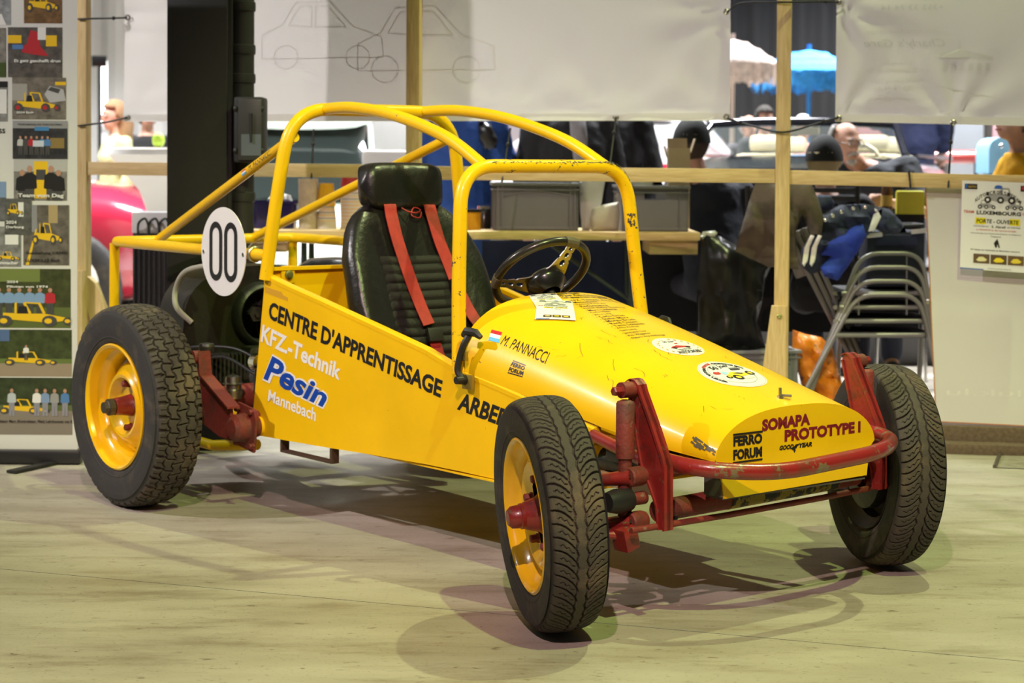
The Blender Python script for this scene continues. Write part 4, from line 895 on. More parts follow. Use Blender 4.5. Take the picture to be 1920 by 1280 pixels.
def pbug(cx, cy, s, f=1):
    P_ = lambda pts: [(cx+f*s*a, cy+s*b*.75) for a, b in pts]
    ppoly(P_([(-.45, .0), (-.4, .15), (-.1, .2), (.05, .42), (.3, .42), (.38, .15), (.5, .1), (.5, -.02), (-.1, -.08)]), mat('p_grey', (.32, .32, .32), .6)); ppoly(P_([(.05, .2), (.1, .36), (.27, .36), (.3, .18)]), white, -.0316)
    for wx, r_ in ((-.42, .12), (.02, .12), (.40, .13)): ppoly(P_([(wx+r_*math.cos(k*.5236), -.02+r_*math.sin(k*.5236)) for k in range(12)]), inkk, -.0320); ppoly(P_([(wx+r_*.45*math.cos(k*.785), -.02+r_*.45*math.sin(k*.785)) for k in range(8)]), white, -.0324)
pbug(.55, .80, .42); pbug(.36, .715, .24, -1); pbug(.76, .715, .24)
ptxt('LUXEMBOURG', .22, .86, .625, .668, inkk, .03); ptxt('TEAM', .03, .18, .635, .665, MATS['red_print'], .02); ptxt('CL', .88, .96, .635, .665, MATS['red_print'], .02)
ppoly(rect(.20, .85, .515, .59), mat('p_yellow', (.85, .72, .0), .5)); ptxt('PORTE - OUVERTE', .22, .83, .53, .575, inkk, .02, .1)
ptxt('Samschdeg den', .18, .40, .485, .500); ptxt('5. Abrell', .44, .64, .48, .505, inkk, .02); ptxt('ab 10.00 Auer', .67, .86, .485, .5); ptxt('zu PANACHI an der rue-vun-stroolss', .22, .80, .445, .462, MATS['red_print']); ptxt('Ausstellung vun Autocross-Autoen & Oldtimer-', .14, .88, .405, .420); ptxt('Traktoren', .43, .58, .375, .39)
ppoly([(.48, .31), (.53, .36), (.545, .33), (.57, .26), (.55, .262), (.535, .30), (.52, .26), (.505, .26)], inkk); ptxt('Fir Iessen an Gedrenks as Beschtens gesuergt', .15, .86, .215, .235, inkk, .02)
for k, (c, d) in enumerate((((.12, .07, .03), (.75, .7, .35)), ((.10, .06, .02), (.85, .65, .02)), ((.14, .08, .03), (.80, .62, .05)))):
    a0 = .19+.25*k; ppoly(rect(a0, a0+.235, .075, .18), mat('p_ph%d' % k, c, .5)); ppoly([(a0+.04, .11), (a0+.08, .145), (a0+.14, .15), (a0+.2, .12), (a0+.17, .10), (a0+.08, .095)], mat('p_pc%d' % k, d, .5), -.0316)
ppoly(rect(0, .34, .0, .012), MATS['p_blue']); ptxt('www.autocross.lu', .40, .74, .015, .035, mat('p_g2', (.3, .35, .4), .5))
# floor hatch at the right edge
mb = MB(); hx = [Vector((1.985, 7.62, 0)), Vector((2.115, 8.02, 0)), Vector((3.4, 7.75, 0)), Vector((3.3, 7.35, 0))]
mb.add([p+Vector((0, 0, .003)) for p in hx], [(0, 1, 2, 3)]); HT = struct(mb.build('floor_hatch', mat('hatch_concrete', (.24, .22, .17), .7, var=.3, vscale=20, bump=.5, bscale=70), None, 0))
MB().tube([hx[0]+Vector((0, 0, .006)), hx[1]+Vector((0, 0, .006))], .009, 6).build('metal_edge', mat('edge_steel', (.12, .10, .08), .5, metal=.6), HT)

# ------------------------------------------------------------------ steel column with downpipe
cb = mat('column_black', (.013, .013, .0145), .6, var=.15, vscale=4, bump=.08, bscale=40, chips=((.07, .07, .075), 9, .74))
CY = 7.95; cl, cr = at(313, 300, CY).x, at(425, 300, CY).x
CO = thing('steel_column', 'matt black square hall column with a downpipe and switch box', 'column', ((cl+cr)/2, CY, 0))
cx = (cl+cr)/2; cw = cr-cl
MB().box((0, .16, 2.1), (cw, .32, 4.2), None, .004).build('shaft', cb, CO, 30)
MB().box((cw/2+.008, .14, 2.1), (.016, .22, 4.2)).build('flange', cb, CO, 0)
pr = (at(474, 300, CY+.08).x-at(428, 300, CY+.08).x)/2; pxc = (at(474, 300, CY+.08).x+at(428, 300, CY+.08).x)/2-cx
zc = [at(450, y, CY).z for y in (145, 90, 8)]
prof = [(0, pr)]
for z in sorted([at(450, 500, CY).z, at(450, 370, CY).z]+zc): prof += [(z-.022, pr), (z-.018, pr*1.10), (z, pr*1.12), (z+.018, pr*1.10), (z+.022, pr)]
prof.append((4.2, pr)); MB().lathe(prof, (pxc, .12, 0), 'Z', 24).build('downpipe', cb, CO, 40)
b0, b1 = at(441, 182, CY-.02), at(497, 305, CY-.02); bxw = b1.x-b0.x
BXo = MB().box(((b0.x+b1.x)/2-cx, -.0, (b0.z+b1.z)/2), (bxw, .13, b0.z-b1.z), None, .012).build('switch_box', cb, CO, 40)
MB().box(((b0.x+b1.x)/2-cx+.006, -.068, (b0.z+b1.z)/2), (bxw*.78, .012, (b0.z-b1.z)*.93), None, .006).build('lid', mat('box_lid', (.035, .035, .036), .4), BXo, 40)
MB().tube([((b0.x+b1.x)/2-cx+.01, -.077, b0.z-.07), ((b0.x+b1.x)/2-cx+.012, -.079, b0.z-.19)], [.008, .005], 8).build('lever', blk, BXo, 40)
MB().box(((b0.x+b1.x)/2-cx+.012, -.0745, b1.z+.075), (bxw*.66, .001, .09)).build('label_plate', mat('label_grey', (.10, .12, .14), .4), BXo, 0)
for zz in (b0.z-.05, b1.z+.05):
    for s in (-1, 1): MB().ell(((b0.x+b1.x)/2-cx+s*bxw*.44, -.066, zz), (.010, .008, .012), 10).build('lid_screw', blk, BXo)

# ------------------------------------------------------------------ roll-up banner with printed photographs
BY = 7.6; bx1 = at(145, 400, BY).x; bx0 = bx1-.85; zbot = at(100, 846, BY).z
RB = thing('roll_up_banner', 'white roll-up display banner covered in printed photographs of the buggy', 'display banner', ((bx0+bx1)/2, BY, 0)); bcx = (bx0+bx1)/2
MB().box((0, .0, (zbot+2.3)/2), (.85, .003, 2.3-zbot), None).build('sheet', mat('banner_white', (.66, .66, .65), .5), RB, 0)
cas = MB().box((0, 0, zbot/2+.006), (.89, .09, zbot+.006), None, .012).build('cassette', mat('cassette_black', (.015, .015, .017), .35), RB, 40)
for s in (-1, 1):
    MB().box((s*.30, -.10, .008), (.05, .36, .012), Matrix.Rotation(R(-25*s), 3, 'Z'), .004).build('swivel_foot', blk, cas, 30); MB().box((s*.30, 0, .016), (.06, .08, .02)).build('foot_pivot', blk, cas, 0)
PH = {}
def bm_(px, py): p = at(px, py, BY); return (p.x-bcx, p.z)
def pcol(c):
    k = 'ph_%.3f_%.3f_%.3f' % c; return mat(k, c, .5)
def photo(x0, x1, y0, y1, bg, shapes, texts=(), order=0, grad=None):
    (a0, z1), (a1, z0) = bm_(x0, y0), bm_(x1, y1); n = -.0018-.0006*order
    M_ = lambda u, v, k=0: Vector((a0+(a1-a0)*u, n-.00025*k, z0+(z1-z0)*v))
    base = MB().add([M_(0, 0), M_(1, 0), M_(1, 1), M_(0, 1)], [(0, 1, 2, 3)]).build('photo_print', mat('phbg_%d_%d' % (x0, y0), bg, .4, var=.45, vscale=28), RB, 0)
    byc = {}
    for k, (pts, c) in enumerate(shapes): byc.setdefault(c, []).append((pts, k))
    for c, L in byc.items():
        mb = MB()
        for pts, k in L: mb.add([M_(max(0, min(1, u)), max(0, min(1, v)), 1+k*.25) for u, v in pts], [tuple(range(len(pts)))])
        o = mb.build('photo_shapes', pcol(c), base, 0, fix=False); o['kind'] = 'stuff'
    for s, u0, u1, v0, v1, c in texts:
        mb = MB(); text_on(mb, s, lambda u, v: M_(u0+(u1-u0)*u, v0+(v1-v0)*v, 12), .03); mb.build('caption', pcol(c), base, 0, fix=False)
YL, BK, WH, GR, SK, BL, RD, GN, DG = (.80, .50, .01), (.01, .01, .01), (.75, .75, .75), (.22, .21, .20), (.45, .25, .17), (.08, .20, .45), (.45, .02, .03), (.05, .08, .015), (.06, .06, .06)
def bug(cx, cy, s, f=1, asp=1.0, rimc=YL):
    P_ = lambda pts: [(cx+f*s*a, cy+s*b*asp) for a, b in pts]; o = []
    o.append((P_([(-.45, .22), (-.45, .05), (.30, -.05), (.55, .02), (.52, .10), (.20, .20), (-.15, .20)]), YL))
    for a, b in (((-.42, .2), (-.12, .5)), ((-.12, .5), (.12, .48)), ((.12, .48), (.2, .2)), ((-.25, .5), (-.25, .2)), ((-.12, .5), (-.02, .2))):
        dx, dy = .018, .018; o.append((P_([(a[0]-dx, a[1]-dy), (b[0]-dx, b[1]-dy), (b[0]+dx, b[1]+dy), (a[0]+dx, a[1]+dy)]), YL))
    o.append((P_([(-.22, .2), (-.2, .4), (-.08, .4), (-.05, .2)]), BK))
    for wx in (-.42, .28, .58):
        r_ = .15 if wx < .5 else .11
        o.append((P_([(wx+r_*.8*math.cos(k*.5236), .0+r_*math.sin(k*.5236)) for k in range(12)]), DG)); o.append((P_([(wx-.02+r_*.42*math.cos(k*.785), r_*.5*math.sin(k*.785)) for k in range(8)]), rimc))
    return o
def man(u, v, h, c, asp=1.0, legs=DG):
    w_ = h*.13/asp; return [([(u-w_*.75, v), (u-w_*.1, v), (u, v+h*.42), (u+w_*.1, v), (u+w_*.75, v), (u+w_*.8, v+h*.5), (u-w_*.8, v+h*.5)], legs), ([(u-w_*.8, v+h*.48), (u-w_*1.25, v+h*.5), (u-w_*1.1, v+h*.78), (u-w_*.4, v+h*.84), (u+w_*.4, v+h*.84), (u+w_*1.1, v+h*.78), (u+w_*1.25, v+h*.5), (u+w_*.8, v+h*.48)], c), ([(u+w_*.5*math.cos(k*.785), v+h*.92+h*.08*math.sin(k*.785)) for k in range(8)], SK)]
def poly4(a, b, c, d, col): return ([(a, c), (b, c), (b, d), (a, d)], col)
photo(-70, 21, -60, 47, (.30, .31, .33), [([(.55, .1), (.8, .2), (.9, .0), (.6, .0)], WH)])
photo(45, 117, -40, 44, (.16, .09, .04), bug(.45, .35, .7))
photo(-60, 12, 52, 145, (.20, .19, .17), [poly4(.6, 1, .0, .3, GN)])
photo(15, 117, 51, 145, (.10, .09, .085), [poly4(0, .25, .68, .84, YL), poly4(.7, .9, .62, .84, YL), poly4(.08, .28, .56, .65, BL), ([(.3, .5), (.42, .95), (.55, .9), (.62, .5)], RD), poly4(.55, .7, .75, 1, WH), ([(.25, .5), (.3, .65), (.62, .6), (.75, .42), (.5, .45)], RD)], [('Et gett geschafft drun', .12, .97, .28, .36, WH)], 1)
photo(-60, 15, 152, 228, (.22, .22, .22), [poly4(.7, .97, .2, .8, WH), poly4(0, 1, .85, 1, BK)])
photo(23, 124, 145, 224, (.17, .15, .13), [poly4(0, .28, .45, .85, (.35, .34, .32)), ([(.6, .6), (.7, .8), (.95, .72), (1, .45), (.7, .4)], (.45, .45, .48)), ([(.66, .7), (.72, .78), (.9, .72), (.86, .62)], DG), poly4(.8, 1, .82, .9, YL)]+bug(.42, .28, .72, rimc=RD), [('2024 Esch', .08, .40, .14, .19, WH)], 1)
sh = [poly4(0, 1, .80, 1, (.28, .28, .30)), poly4(.4, .66, .74, .84, (.05, .22, .5)), poly4(.68, .94, .28, .55, (.25, .17, .05))]
for k, c in enumerate(((.5, .5, .5), DG, RD, DG, BL, BL)): sh += man(.14+.10*k, .1, .5, c, 1.4)
sh.append(poly4(.37, .57, .32, .48, (.55, .6, .7))); photo(24, 127, 226, 298, (.035, .035, .04), sh, [('Iwwerreechung vum Autocross Retro', .1, .9, .88, .93, BK)], 2)
sh = [poly4(0, 1, .7, 1, (.45, .45, .45)), poly4(.38, .64, .05, .95, YL), poly4(.42, .6, .5, .75, DG), ([(.34, .25), (.5, .4), (.68, .25), (.7, .05), (.32, .05)], YL)]
for u in (.16, .30, .70, .84): sh += man(u, -.25, 1.0 if u in (.16, .84) else 1.1, BK, 1.3)
photo(26, 126, 298, 376, (.20, .19, .18), sh, [('Team vum Dag', .08, .94, .05, .17, WH)], 1)
photo(-60, 12, 340, 415, (.12, .12, .13), [poly4(0, 1, .6, 1, (.2, .3, .5))])
photo(44, 130, 384, 497, (.13, .115, .10), [poly4(.1, .3, .55, 1, (.25, .25, .28)), poly4(.55, .75, .7, 1, (.4, .3, .15)), ([(.05, 0), (.12, 0), (.3, .6), (.27, .6)], YL)]+bug(.5, .42, .55), [('Ausstellung CRFPC', .05, .98, .175, .225, BK), ('LUXSKILLS Esch', .05, .80, .055, .105, BK)], 2)
photo(9, 60, 372, 440, (.10, .10, .095), [poly4(.5, .7, .5, .9, WH)]+bug(.35, .6, .5), [('2024', .06, .45, .30, .39, WH), ('Derburg', .06, .72, .16, .25, WH)], 3)
photo(-60, 40, 424, 500, (.22, .22, .22), bug(.75, .2, .35)+[poly4(.7, .95, .55, .9, WH)], [('mmacher', .6, .95, .06, .14, WH)], 1)
sh = [poly4(-.4, 1, 0, .35, (.10, .13, .03)), poly4(.3, .7, .78, 1, (.16, .20, .05))]
for k in range(8): sh += man(.10+.10*k, .18, .50, (.20, .33, .55) if k < 7 else RD, 1.5)
sh += bug(.62, .12, .62, 1, 1.0); photo(-60, 133, 503, 615, (.05, .06, .02), [(p, c) for p, c in sh], [('2024', .38, .49, .76, .80, WH), ('Piloten vun 1974', .38, .78, .68, .72, WH)])
photo(-60, 135, 617, 706, (.045, .06, .02), [poly4(0, .4, .75, 1, (.08, .14, .30)), poly4(0, 1, 0, .28, (.30, .24, .17)), poly4(0, 1, .28, .38, (.12, .17, .04))]+bug(.58, .30, .42, 1, 1.1)+man(.56, .35, .32, WH, 1.8))
sh = [poly4(0, 1, 0, .42, (.22, .19, .16)), poly4(0, 1, .42, .52, (.10, .13, .04))]+bug(.52, .42, .40, 1, 1.0)
for u, c in ((.42, (.45, .5, .55)), (.66, WH), (.74, (.2, .3, .5)), (.83, (.3, .3, .3)), (.93, BL)): sh += man(u, .33, .48, c, 1.8, (.25, .25, .3))
photo(-60, 136, 707, 815, (.035, .05, .02), sh, [('Initiator Marc (Kontrukteur, Pilot) Lehrbouwen vun E', .28, 1.0, .20, .26, BK)])
mb = MB(); text_on(mb, 'ss', lambda u, v: Vector((bm_(-2+12*u, 250-9*v)[0], -.0025, bm_(-2+12*u, 250-9*v)[1])), .02); mb.build('caption', pcol(BK), RB, 0, fix=False)

# ------------------------------------------------------------------ flyers on the hood
def flyer(cn, label, lift):
    def f(u, v, k=0):
        x = cn[0][0]*(1-u)*(1-v)+cn[1][0]*u*(1-v)+cn[2][0]*u*v+cn[3][0]*(1-u)*v; y = cn[0][1]*(1-u)*(1-v)+cn[1][1]*u*(1-v)+cn[2][1]*u*v+cn[3][1]*(1-u)*v
        return BUG_M @ hood_xy(x, y, lift+k)
    t = thing('flyer', label, 'flyer', BUG_M @ hood_xy(cn[0][0], cn[0][1], lift), 0, 'flyers lying on the hood'); off = t.location.copy()
    def bld(mb, nm, m, par): mb.v = [tuple(Vector(p)-off) for p in mb.v]; return mb.build(nm, m, par, 0, fix=False)
    mb = MB(); mb.grid(lambda i, j: f(i/6, j/8), 7, 9); mb.grid(lambda i, j: f(i/6, j/8, .0006), 7, 9); bld(mb, 'sheet', white, t)
    def pp(pts, m): mb = MB(); mb.add([f(*p, .0012) for p in pts], [tuple(range(len(pts)))]); bld(mb, 'print', m, t)
    pp(rect(.05, .22, .90, .96), inkk); pp(rect(.80, .97, .90, .96), inkk); pp([(.47, .92), (.50, .965), (.56, .965), (.6, .92)], MATS['p_blue'])
    mb = MB(); text_on(mb, 'AUTO-CROSS-TEAM', lambda u, v: f(.2+.62*u, .85+.03*v+.05*math.sin(u*3.14), .0014), .02); bld(mb, 'lettering', inkk, t)
    for cx, cy in ((.5, .80), (.33, .72), (.68, .72)): pp([(cx-.13, cy), (cx-.08, cy+.05), (cx+.04, cy+.06), (cx+.13, cy+.02), (cx+.10, cy-.02), (cx-.1, cy-.02)], MATS['p_grey'])
    mb = MB(); text_on(mb, 'LUXEMBOURG', lambda u, v: f(.2+.64*u, .62+.045*v, .0014), .03); bld(mb, 'lettering', inkk, t)
    mb = MB(); text_on(mb, 'TEAM', lambda u, v: f(.03+.14*u, .625+.03*v, .0014), .02); bld(mb, 'lettering', MATS['red_print'], t)
    pp(rect(.2, .84, .52, .58), MATS['p_yellow']); mb = MB(); text_on(mb, 'PORTE - OUVERTE', lambda u, v: f(.23+.58*u, .53+.04*v, .0016), .02); bld(mb, 'lettering', inkk, t)
    mb = MB(); text_on(mb, '5. Abrell', lambda u, v: f(.4+.25*u, .46+.03*v, .0014), .02); bld(mb, 'lettering', inkk, t)
    for k in range(3): pp(rect(.20+.23*k, .41+.23*k, .08, .18), MATS['p_ph%d' % k]); pp(rect(.25+.23*k, .36+.23*k, .11, .15), MATS['p_pc%d' % k])
    pp(rect(.03, .36, .005, .03), MATS['p_blue'])
BUG_M = Matrix.Translation(BUG.location) @ Matrix.Rotation(R(-51.67), 4, 'Z')
flyer([(-.726, -.182), (-.711, -.077), (-.838, -.015), (-.846, -.120)], 'white printed flyer lying on the yellow hood, half under another flyer', .0016)
flyer([(-.673, -.234), (-.573, -.154), (-.735, -.034), (-.786, -.131)], 'white printed flyer lying on top of another flyer on the yellow hood', .0040)
# ------------------------------------------------------------------ helpers for soft things and people
from mathutils import noise as mnoise
from mathutils.geometry import delaunay_2d_cdt
def rebase(o):
    vs = o.data.vertices; xs = [v.co.x for v in vs]; ys = [v.co.y for v in vs]; zs = [v.co.z for v in vs]
    c = Vector(((min(xs)+max(xs))/2, (min(ys)+max(ys))/2, min(zs))); o.data.transform(Matrix.Translation(-c)); o.location = c; return o
def puff(name, poly, Y, th, m, wr=.012, ws=9.0, step=.028, parent=None, off=Vector((0, 0, 0)), streak=(1, 1)):
    "soft thick shape: outline at depth Y, rounded front and back with folds"
    P = [at(x, y, Y) for x, y in poly]; P2 = [(p.x, p.z) for p in P]; n = len(P2)
    B = []
    for i in range(n):
        a, b = Vector(P2[i]), Vector(P2[(i+1) % n]); k = max(1, int((b-a).length/step))
        for j in range(k): B.append(a.lerp(b, j/k))
    nb = len(B)
    def inside(x, z):
        r = False
        for i in range(nb):
            x1, z1 = B[i]; x2, z2 = B[i-1]
            if (z1 > z) != (z2 > z) and x < (x2-x1)*(z-z1)/(z2-z1)+x1: r = not r
        return r
    def dist(x, z): return min((Vector((x, z))-b).length for b in B)
    pts = list(B); x0, x1 = min(b.x for b in B), max(b.x for b in B); z0, z1 = min(b.y for b in B), max(b.y for b in B)
    x = x0+step/2; D = [0]*nb
    while x < x1:
        z = z0+step/2
        while z < z1:
            if inside(x, z):
                d = dist(x, z)
                if d > step*.45: pts.append(Vector((x, z))); D.append(d)
            z += step
        x += step
    vo, eo, fo, *_ = delaunay_2d_cdt(pts, [(i, (i+1) % nb) for i in range(nb)], [], 1, 1e-6)
    Rm = max(.02, min(th*1.3, max(D))); vs = []
    Dm = {}
    for i, v in enumerate(vo): Dm[i] = 0 if dist(v.x, v.y) < 1e-5 else dist(v.x, v.y)
    nv = len(vo); back = {}
    front = []
    for i, v in enumerate(vo):
        t = min(1, Dm[i]/Rm); h = th*math.sqrt(max(0, 1-(1-t)**2)); w_ = wr*(mnoise.noise(Vector((v.x*ws*streak[0], v.y*ws*streak[1], Y)))+.6*mnoise.noise(Vector((v.x*ws*2.3*streak[0]+5, v.y*ws*2.3*streak[1], Y))))*min(1, t*2)
        front.append((v.x, Y-h*.6-w_*1.6, v.y)); back[i] = (v.x, Y+h*.4+w_, v.y)
    vs = list(front); idx = {}
    for i in range(nv):
        if Dm[i] == 0: idx[i] = i
        else: idx[i] = len(vs); vs.append(back[i])
    mb = MB(); mb.add(vs, [tuple(f) for f in fo]+[tuple(idx[i] for i in reversed(f)) for f in fo]); o = mb.build(name, m, parent, 70)
    if parent is None: rebase(o)
    return o
def remeshed(mb, vox, it=6):
    me = bpy.data.meshes.new('tmp'); me.from_pydata(mb.v, [], mb.f); o = bpy.data.objects.new('tmp', me); COL.objects.link(o)
    r = o.modifiers.new('r', 'REMESH'); r.mode = 'VOXEL'; r.voxel_size = vox; s = o.modifiers.new('s', 'SMOOTH'); s.factor = .5; s.iterations = it
    me2 = bpy.data.meshes.new_from_object(o.evaluated_get(bpy.context.evaluated_depsgraph_get())); bpy.data.objects.remove(o); bpy.data.meshes.remove(me); return me2
def meshobj(name, me, m, parent):
    me.materials.clear(); me.materials.append(m); me.polygons.foreach_set('use_smooth', [True]*len(me.polygons)); o = bpy.data.objects.new(name, me); COL.objects.link(o); o.parent = parent; me.name = name; return o
SKIN = mat('skin', (.52, .29, .20), .55, var=.08, vscale=20)
def person(label, loc, rz, pose=None, shirt=(.1, .1, .1), trousers=(.05, .05, .07), hair=(.05, .03, .02), head=(0, 0), scale=1.0, sleeve=.75, hat=None, bald=False, glasses=False, beard=None, shirt_t=.014, vox=.014, hold=False, long_hair=False):
    J = dict(pel=(0, 0, .95), chest=(0, -.01, 1.30), neck=(0, .01, 1.48), head=(0, -.02, 1.635))
    for s, k in ((-1, 'L'), (1, 'R')):
        J.update({'sh'+k: (s*.185, .01, 1.415), 'el'+k: (s*.25, .03, 1.14), 'wr'+k: (s*.25, -.07, .90), 'hip'+k: (s*.09, 0, .92), 'kn'+k: (s*.10, -.02, .50), 'an'+k: (s*.10, .02, .09), 'toe'+k: (s*.12, -.14, .035)})
    J.update(pose or {}); J = {k: Vector(v) for k, v in J.items()}
    t = thing('person', label, 'person', loc, rz); t.scale = (scale,)*3
    lat = (J['shR']-J['shL']).normalized()
    def torso(mb, e, lo=0.0, hi=1.0):
        pts = [(J['pel']-Vector((0, 0, .10)), .13, .10), (J['pel'], .165, .12), (J['pel'].lerp(J['chest'], .45), .15, .108), (J['chest'], .178, .122), (J['chest'].lerp(J['neck'], .55), .165, .105), (J['neck'].lerp(J['chest'], .12), .085, .075), (J['neck'], .058, .060)]
        secs = []
        for i, (p, a, b) in enumerate(pts):
            if not (lo <= i/6 <= hi): continue
            up = (pts[min(i+1, 6)][0]-pts[max(i-1, 0)][0]).normalized(); l = (lat-up*lat.dot(up)).normalized(); f = up.cross(l)
            secs.append([p+l*(a+e)*math.cos(2*math.pi*k/20)+f*(b+e)*math.sin(2*math.pi*k/20) for k in range(20)])
        mb.loft(secs)
    def limb(mb, pts, rr, e=0):
        mb.tube(pts, [r_+e for r_ in rr], 12)
        for p, r_ in zip(pts, rr): mb.ell(p, (r_+e,)*3, 10)
    HM = Matrix.Rotation(head[0], 3, 'Z') @ Matrix.Rotation(head[1], 3, 'X')
    def hp(x, y, z): return J['head']+HM @ Vector((x, y, z))
    mb = MB(); torso(mb, 0); limb(mb, [J['neck']-Vector((0, 0, .03)), J['head']+Vector((0, .01, -.05))], [.056, .052])
    for k in 'LR':
        limb(mb, [J['sh'+k], J['el'+k], J['wr'+k]], [.052, .040, .028]); limb(mb, [J['chest'].lerp(J['neck'], .5), J['sh'+k]], [.06, .055])
        limb(mb, [J['hip'+k], J['kn'+k], J['an'+k]], [.082, .056, .040]); limb(mb, [J['an'+k], J['toe'+k]], [.042, .034])
        d = (J['wr'+k]-J['el'+k]).normalized(); sd = d.cross(Vector((0, -1, .2))).normalized() if abs(d.y) < .9 else Vector((1, 0, 0)); pl = d.cross(sd).normalized()
        w_ = J['wr'+k]; pc_ = w_+d*.05; limb(mb, [w_, pc_], [.026, .034])
        for q, (o_, ln) in enumerate(((-.027, .065), (-.009, .078), (.009, .074), (.027, .058))):
            a = w_+d*.075+sd*o_; b = a+d*ln*.55+pl*(.02 if not hold else .035); c_ = b+d*ln*.3*(1 if not hold else -.2)+pl*.03; limb(mb, [a, b, c_], [.0105, .0095, .0085])
        a = w_+d*.03-sd*.03; limb(mb, [a, a+d*.04-sd*.022+pl*.015, a+d*.065-sd*.020+pl*.03], [.012, .011, .010])
    R3 = HM
    mb.ell(hp(0, .005, .02), (.076, .096, .105), 18, R3); mb.ell(hp(0, -.035, -.055), (.054, .056, .060), 14, R3); mb.ell(hp(0, -.058, -.088), (.026, .024, .022), 10, R3)
    mb.tube([hp(0, -.088, .025), hp(0, -.108, -.018), hp(0, -.092, -.030)], [.010, .017, .014], 8); mb.ell(hp(0, -.082, .036), (.055, .018, .012), 10, R3)
    for s in (-1, 1): mb.ell(hp(s*.079, .010, -.005), (.010, .020, .030), 10, R3)
    body = meshobj('body', remeshed(mb, vox, 4), SKIN, t)
    for s in (-1, 1):
        MB().ell(hp(s*.031, -.085, .012), (.014, .011, .009), 10, R3).build('eye', mat('eye_white', (.7, .68, .64), .3), body); MB().ell(hp(s*.031, -.0945, .012), (.006, .004, .006), 8, R3).build('iris', mat('iris', (.03, .025, .02), .2), body)
        MB().tube([hp(s*.014, -.098, .034), hp(s*.034, -.098, .040), hp(s*.052, -.088, .034)], .0045, 6).build('eyebrow', mat('hair_%.2f' % hair[0], hair, .7), body)
    MB().tube([hp(-.024, -.084, -.060), hp(0, -.093, -.058), hp(.024, -.084, -.060)], .0055, 6).build('mouth', mat('lips', (.35, .12, .10), .5), body)
    hm = mat('hair_%.2f_%.2f' % (hair[0], hair[2]), hair, .75, bump=.6, bscale=150)
    if True:
        mb = MB(); seg = 28
        def hpnt(i, j):
            a = 2*math.pi*i/seg; b = math.pi*j/14; x, y, z = math.sin(b)*math.cos(a), math.sin(b)*math.sin(a), -math.cos(b)
            wob = 1+.03*mnoise.noise(Vector((x*6, y*6, z*6))); return hp(x*.084*wob, .010+y*.104*wob, .026+z*.112*wob)
        def skp(i, j):
            a = 2*math.pi*(i+.5)/seg; b = math.pi*(j+.5)/14; y, z = math.sin(b)*math.sin(a), -math.cos(b)
            if hat and z > .30: return True
            if bald: return z > .62 or y < -.05 or z < -.75
            return (y < -.25 and z < .52) or (y < .1 and z < -.15) or z < (-.85 if not long_hair else -1.1)
        mb.grid(hpnt, seg, 15, cu=True, skip=skp); h_ = mb.build('hair', hm, t, 70); so = h_.modifiers.new('s', 'SOLIDIFY'); so.thickness = .012; so.offset = 1
        if long_hair:
            mb = MB(); mb.tube([hp(0, .06, .05), hp(0, .085, -.06), hp(0, .085, -.20), hp(0, .08, -.28)], [.07, .085, .075, .03], 14); mb.build('hair_length', hm, h_, 70)
    if hat:
        mb = MB(); mb.grid(lambda i, j: hp(.102*math.cos(2*math.pi*i/24)*math.cos(j*.1963), .008+.122*math.sin(2*math.pi*i/24)*math.cos(j*.1963), .004+.146*math.sin(j*.1963)), 24, 9, cu=True); hc = mb.build('cap', mat('cap_%.2f' % hat[0], hat, .8, bump=.3, bscale=200), t, 60)
        mb = MB(); mb.loft([[hp(.075*math.cos(a)*k, -.070-.085*math.sin(a)*kk, .035-.012*kk+d_) for a in [math.pi*i/10 for i in range(11)]] for k, kk, d_ in ((1, .3, 0), (1, 1, 0), (1, 1, .006), (1, .3, .006))], cap=False); mb.build('brim', MATS['cap_%.2f' % hat[0]], hc, 60)
    if glasses:
        mb = MB(); gm = chrome
        for s in (-1, 1):
            mb.tube([hp(s*.034+.024*math.cos(a*.524), -.106, .010+.018*math.sin(a*.524)) for a in range(12)], .0022, 6, closed=True); mb.tube([hp(s*.058, -.104, .014), hp(s*.080, -.05, .014), hp(s*.082, .02, .010)], .0022, 6)
        mb.tube([hp(-.010, -.108, .014), hp(.010, -.108, .014)], .0022, 6); gl = mb.build('glasses', gm, t, 50)
    if beard:
        bmm = mat('beard', beard, .8, bump=.6, bscale=200)
        MB().tube([hp(-.034, -.078, -.062), hp(-.016, -.100, -.044), hp(0, -.102, -.040), hp(.016, -.100, -.044), hp(.034, -.078, -.062)], [.006, .011, .011, .011, .006], 8).build('moustache', bmm, t, 60)
        MB().ell(hp(0, -.074, -.098), (.034, .022, .022), 12, R3).build('beard', bmm, t, 60)
    sm = mat('cloth_%.3f_%.3f_%.3f' % shirt, shirt, .85, var=.12, vscale=12, bump=.3, bscale=60); tm = mat('cloth_%.3f_%.3f_%.3f' % trousers, trousers, .85, var=.12, vscale=12, bump=.3, bscale=60)
    mb = MB(); torso(mb, shirt_t, 0, .86)
    for k in 'LR':
        e = J['sh'+k].lerp(J['el'+k], min(1, sleeve*1.0)) if sleeve <= 1 else J['el'+k].lerp(J['wr'+k], sleeve-1)
        pts = [J['sh'+k], e] if sleeve <= 1 else [J['sh'+k], J['el'+k], e]; limb(mb, pts, [.058, .050, .040][:len(pts)], shirt_t); limb(mb, [J['chest'].lerp(J['neck'], .5), J['sh'+k]], [.064, .058], shirt_t*.8)
    me = remeshed(mb, vox, 3)
    for v in me.vertices: v.co += v.normal*(.010*mnoise.noise(v.co*9)+.006*mnoise.noise(v.co*22))
    meshobj('shirt', me, sm, t)
    mb = MB(); torso(mb, .010, 0, .35)
    for k in 'LR': limb(mb, [J['hip'+k], J['kn'+k], J['an'+k]+Vector((0, 0, .03))], [.090, .066, .056], .006)
    meshobj('trousers', remeshed(mb, vox, 3), tm, t)
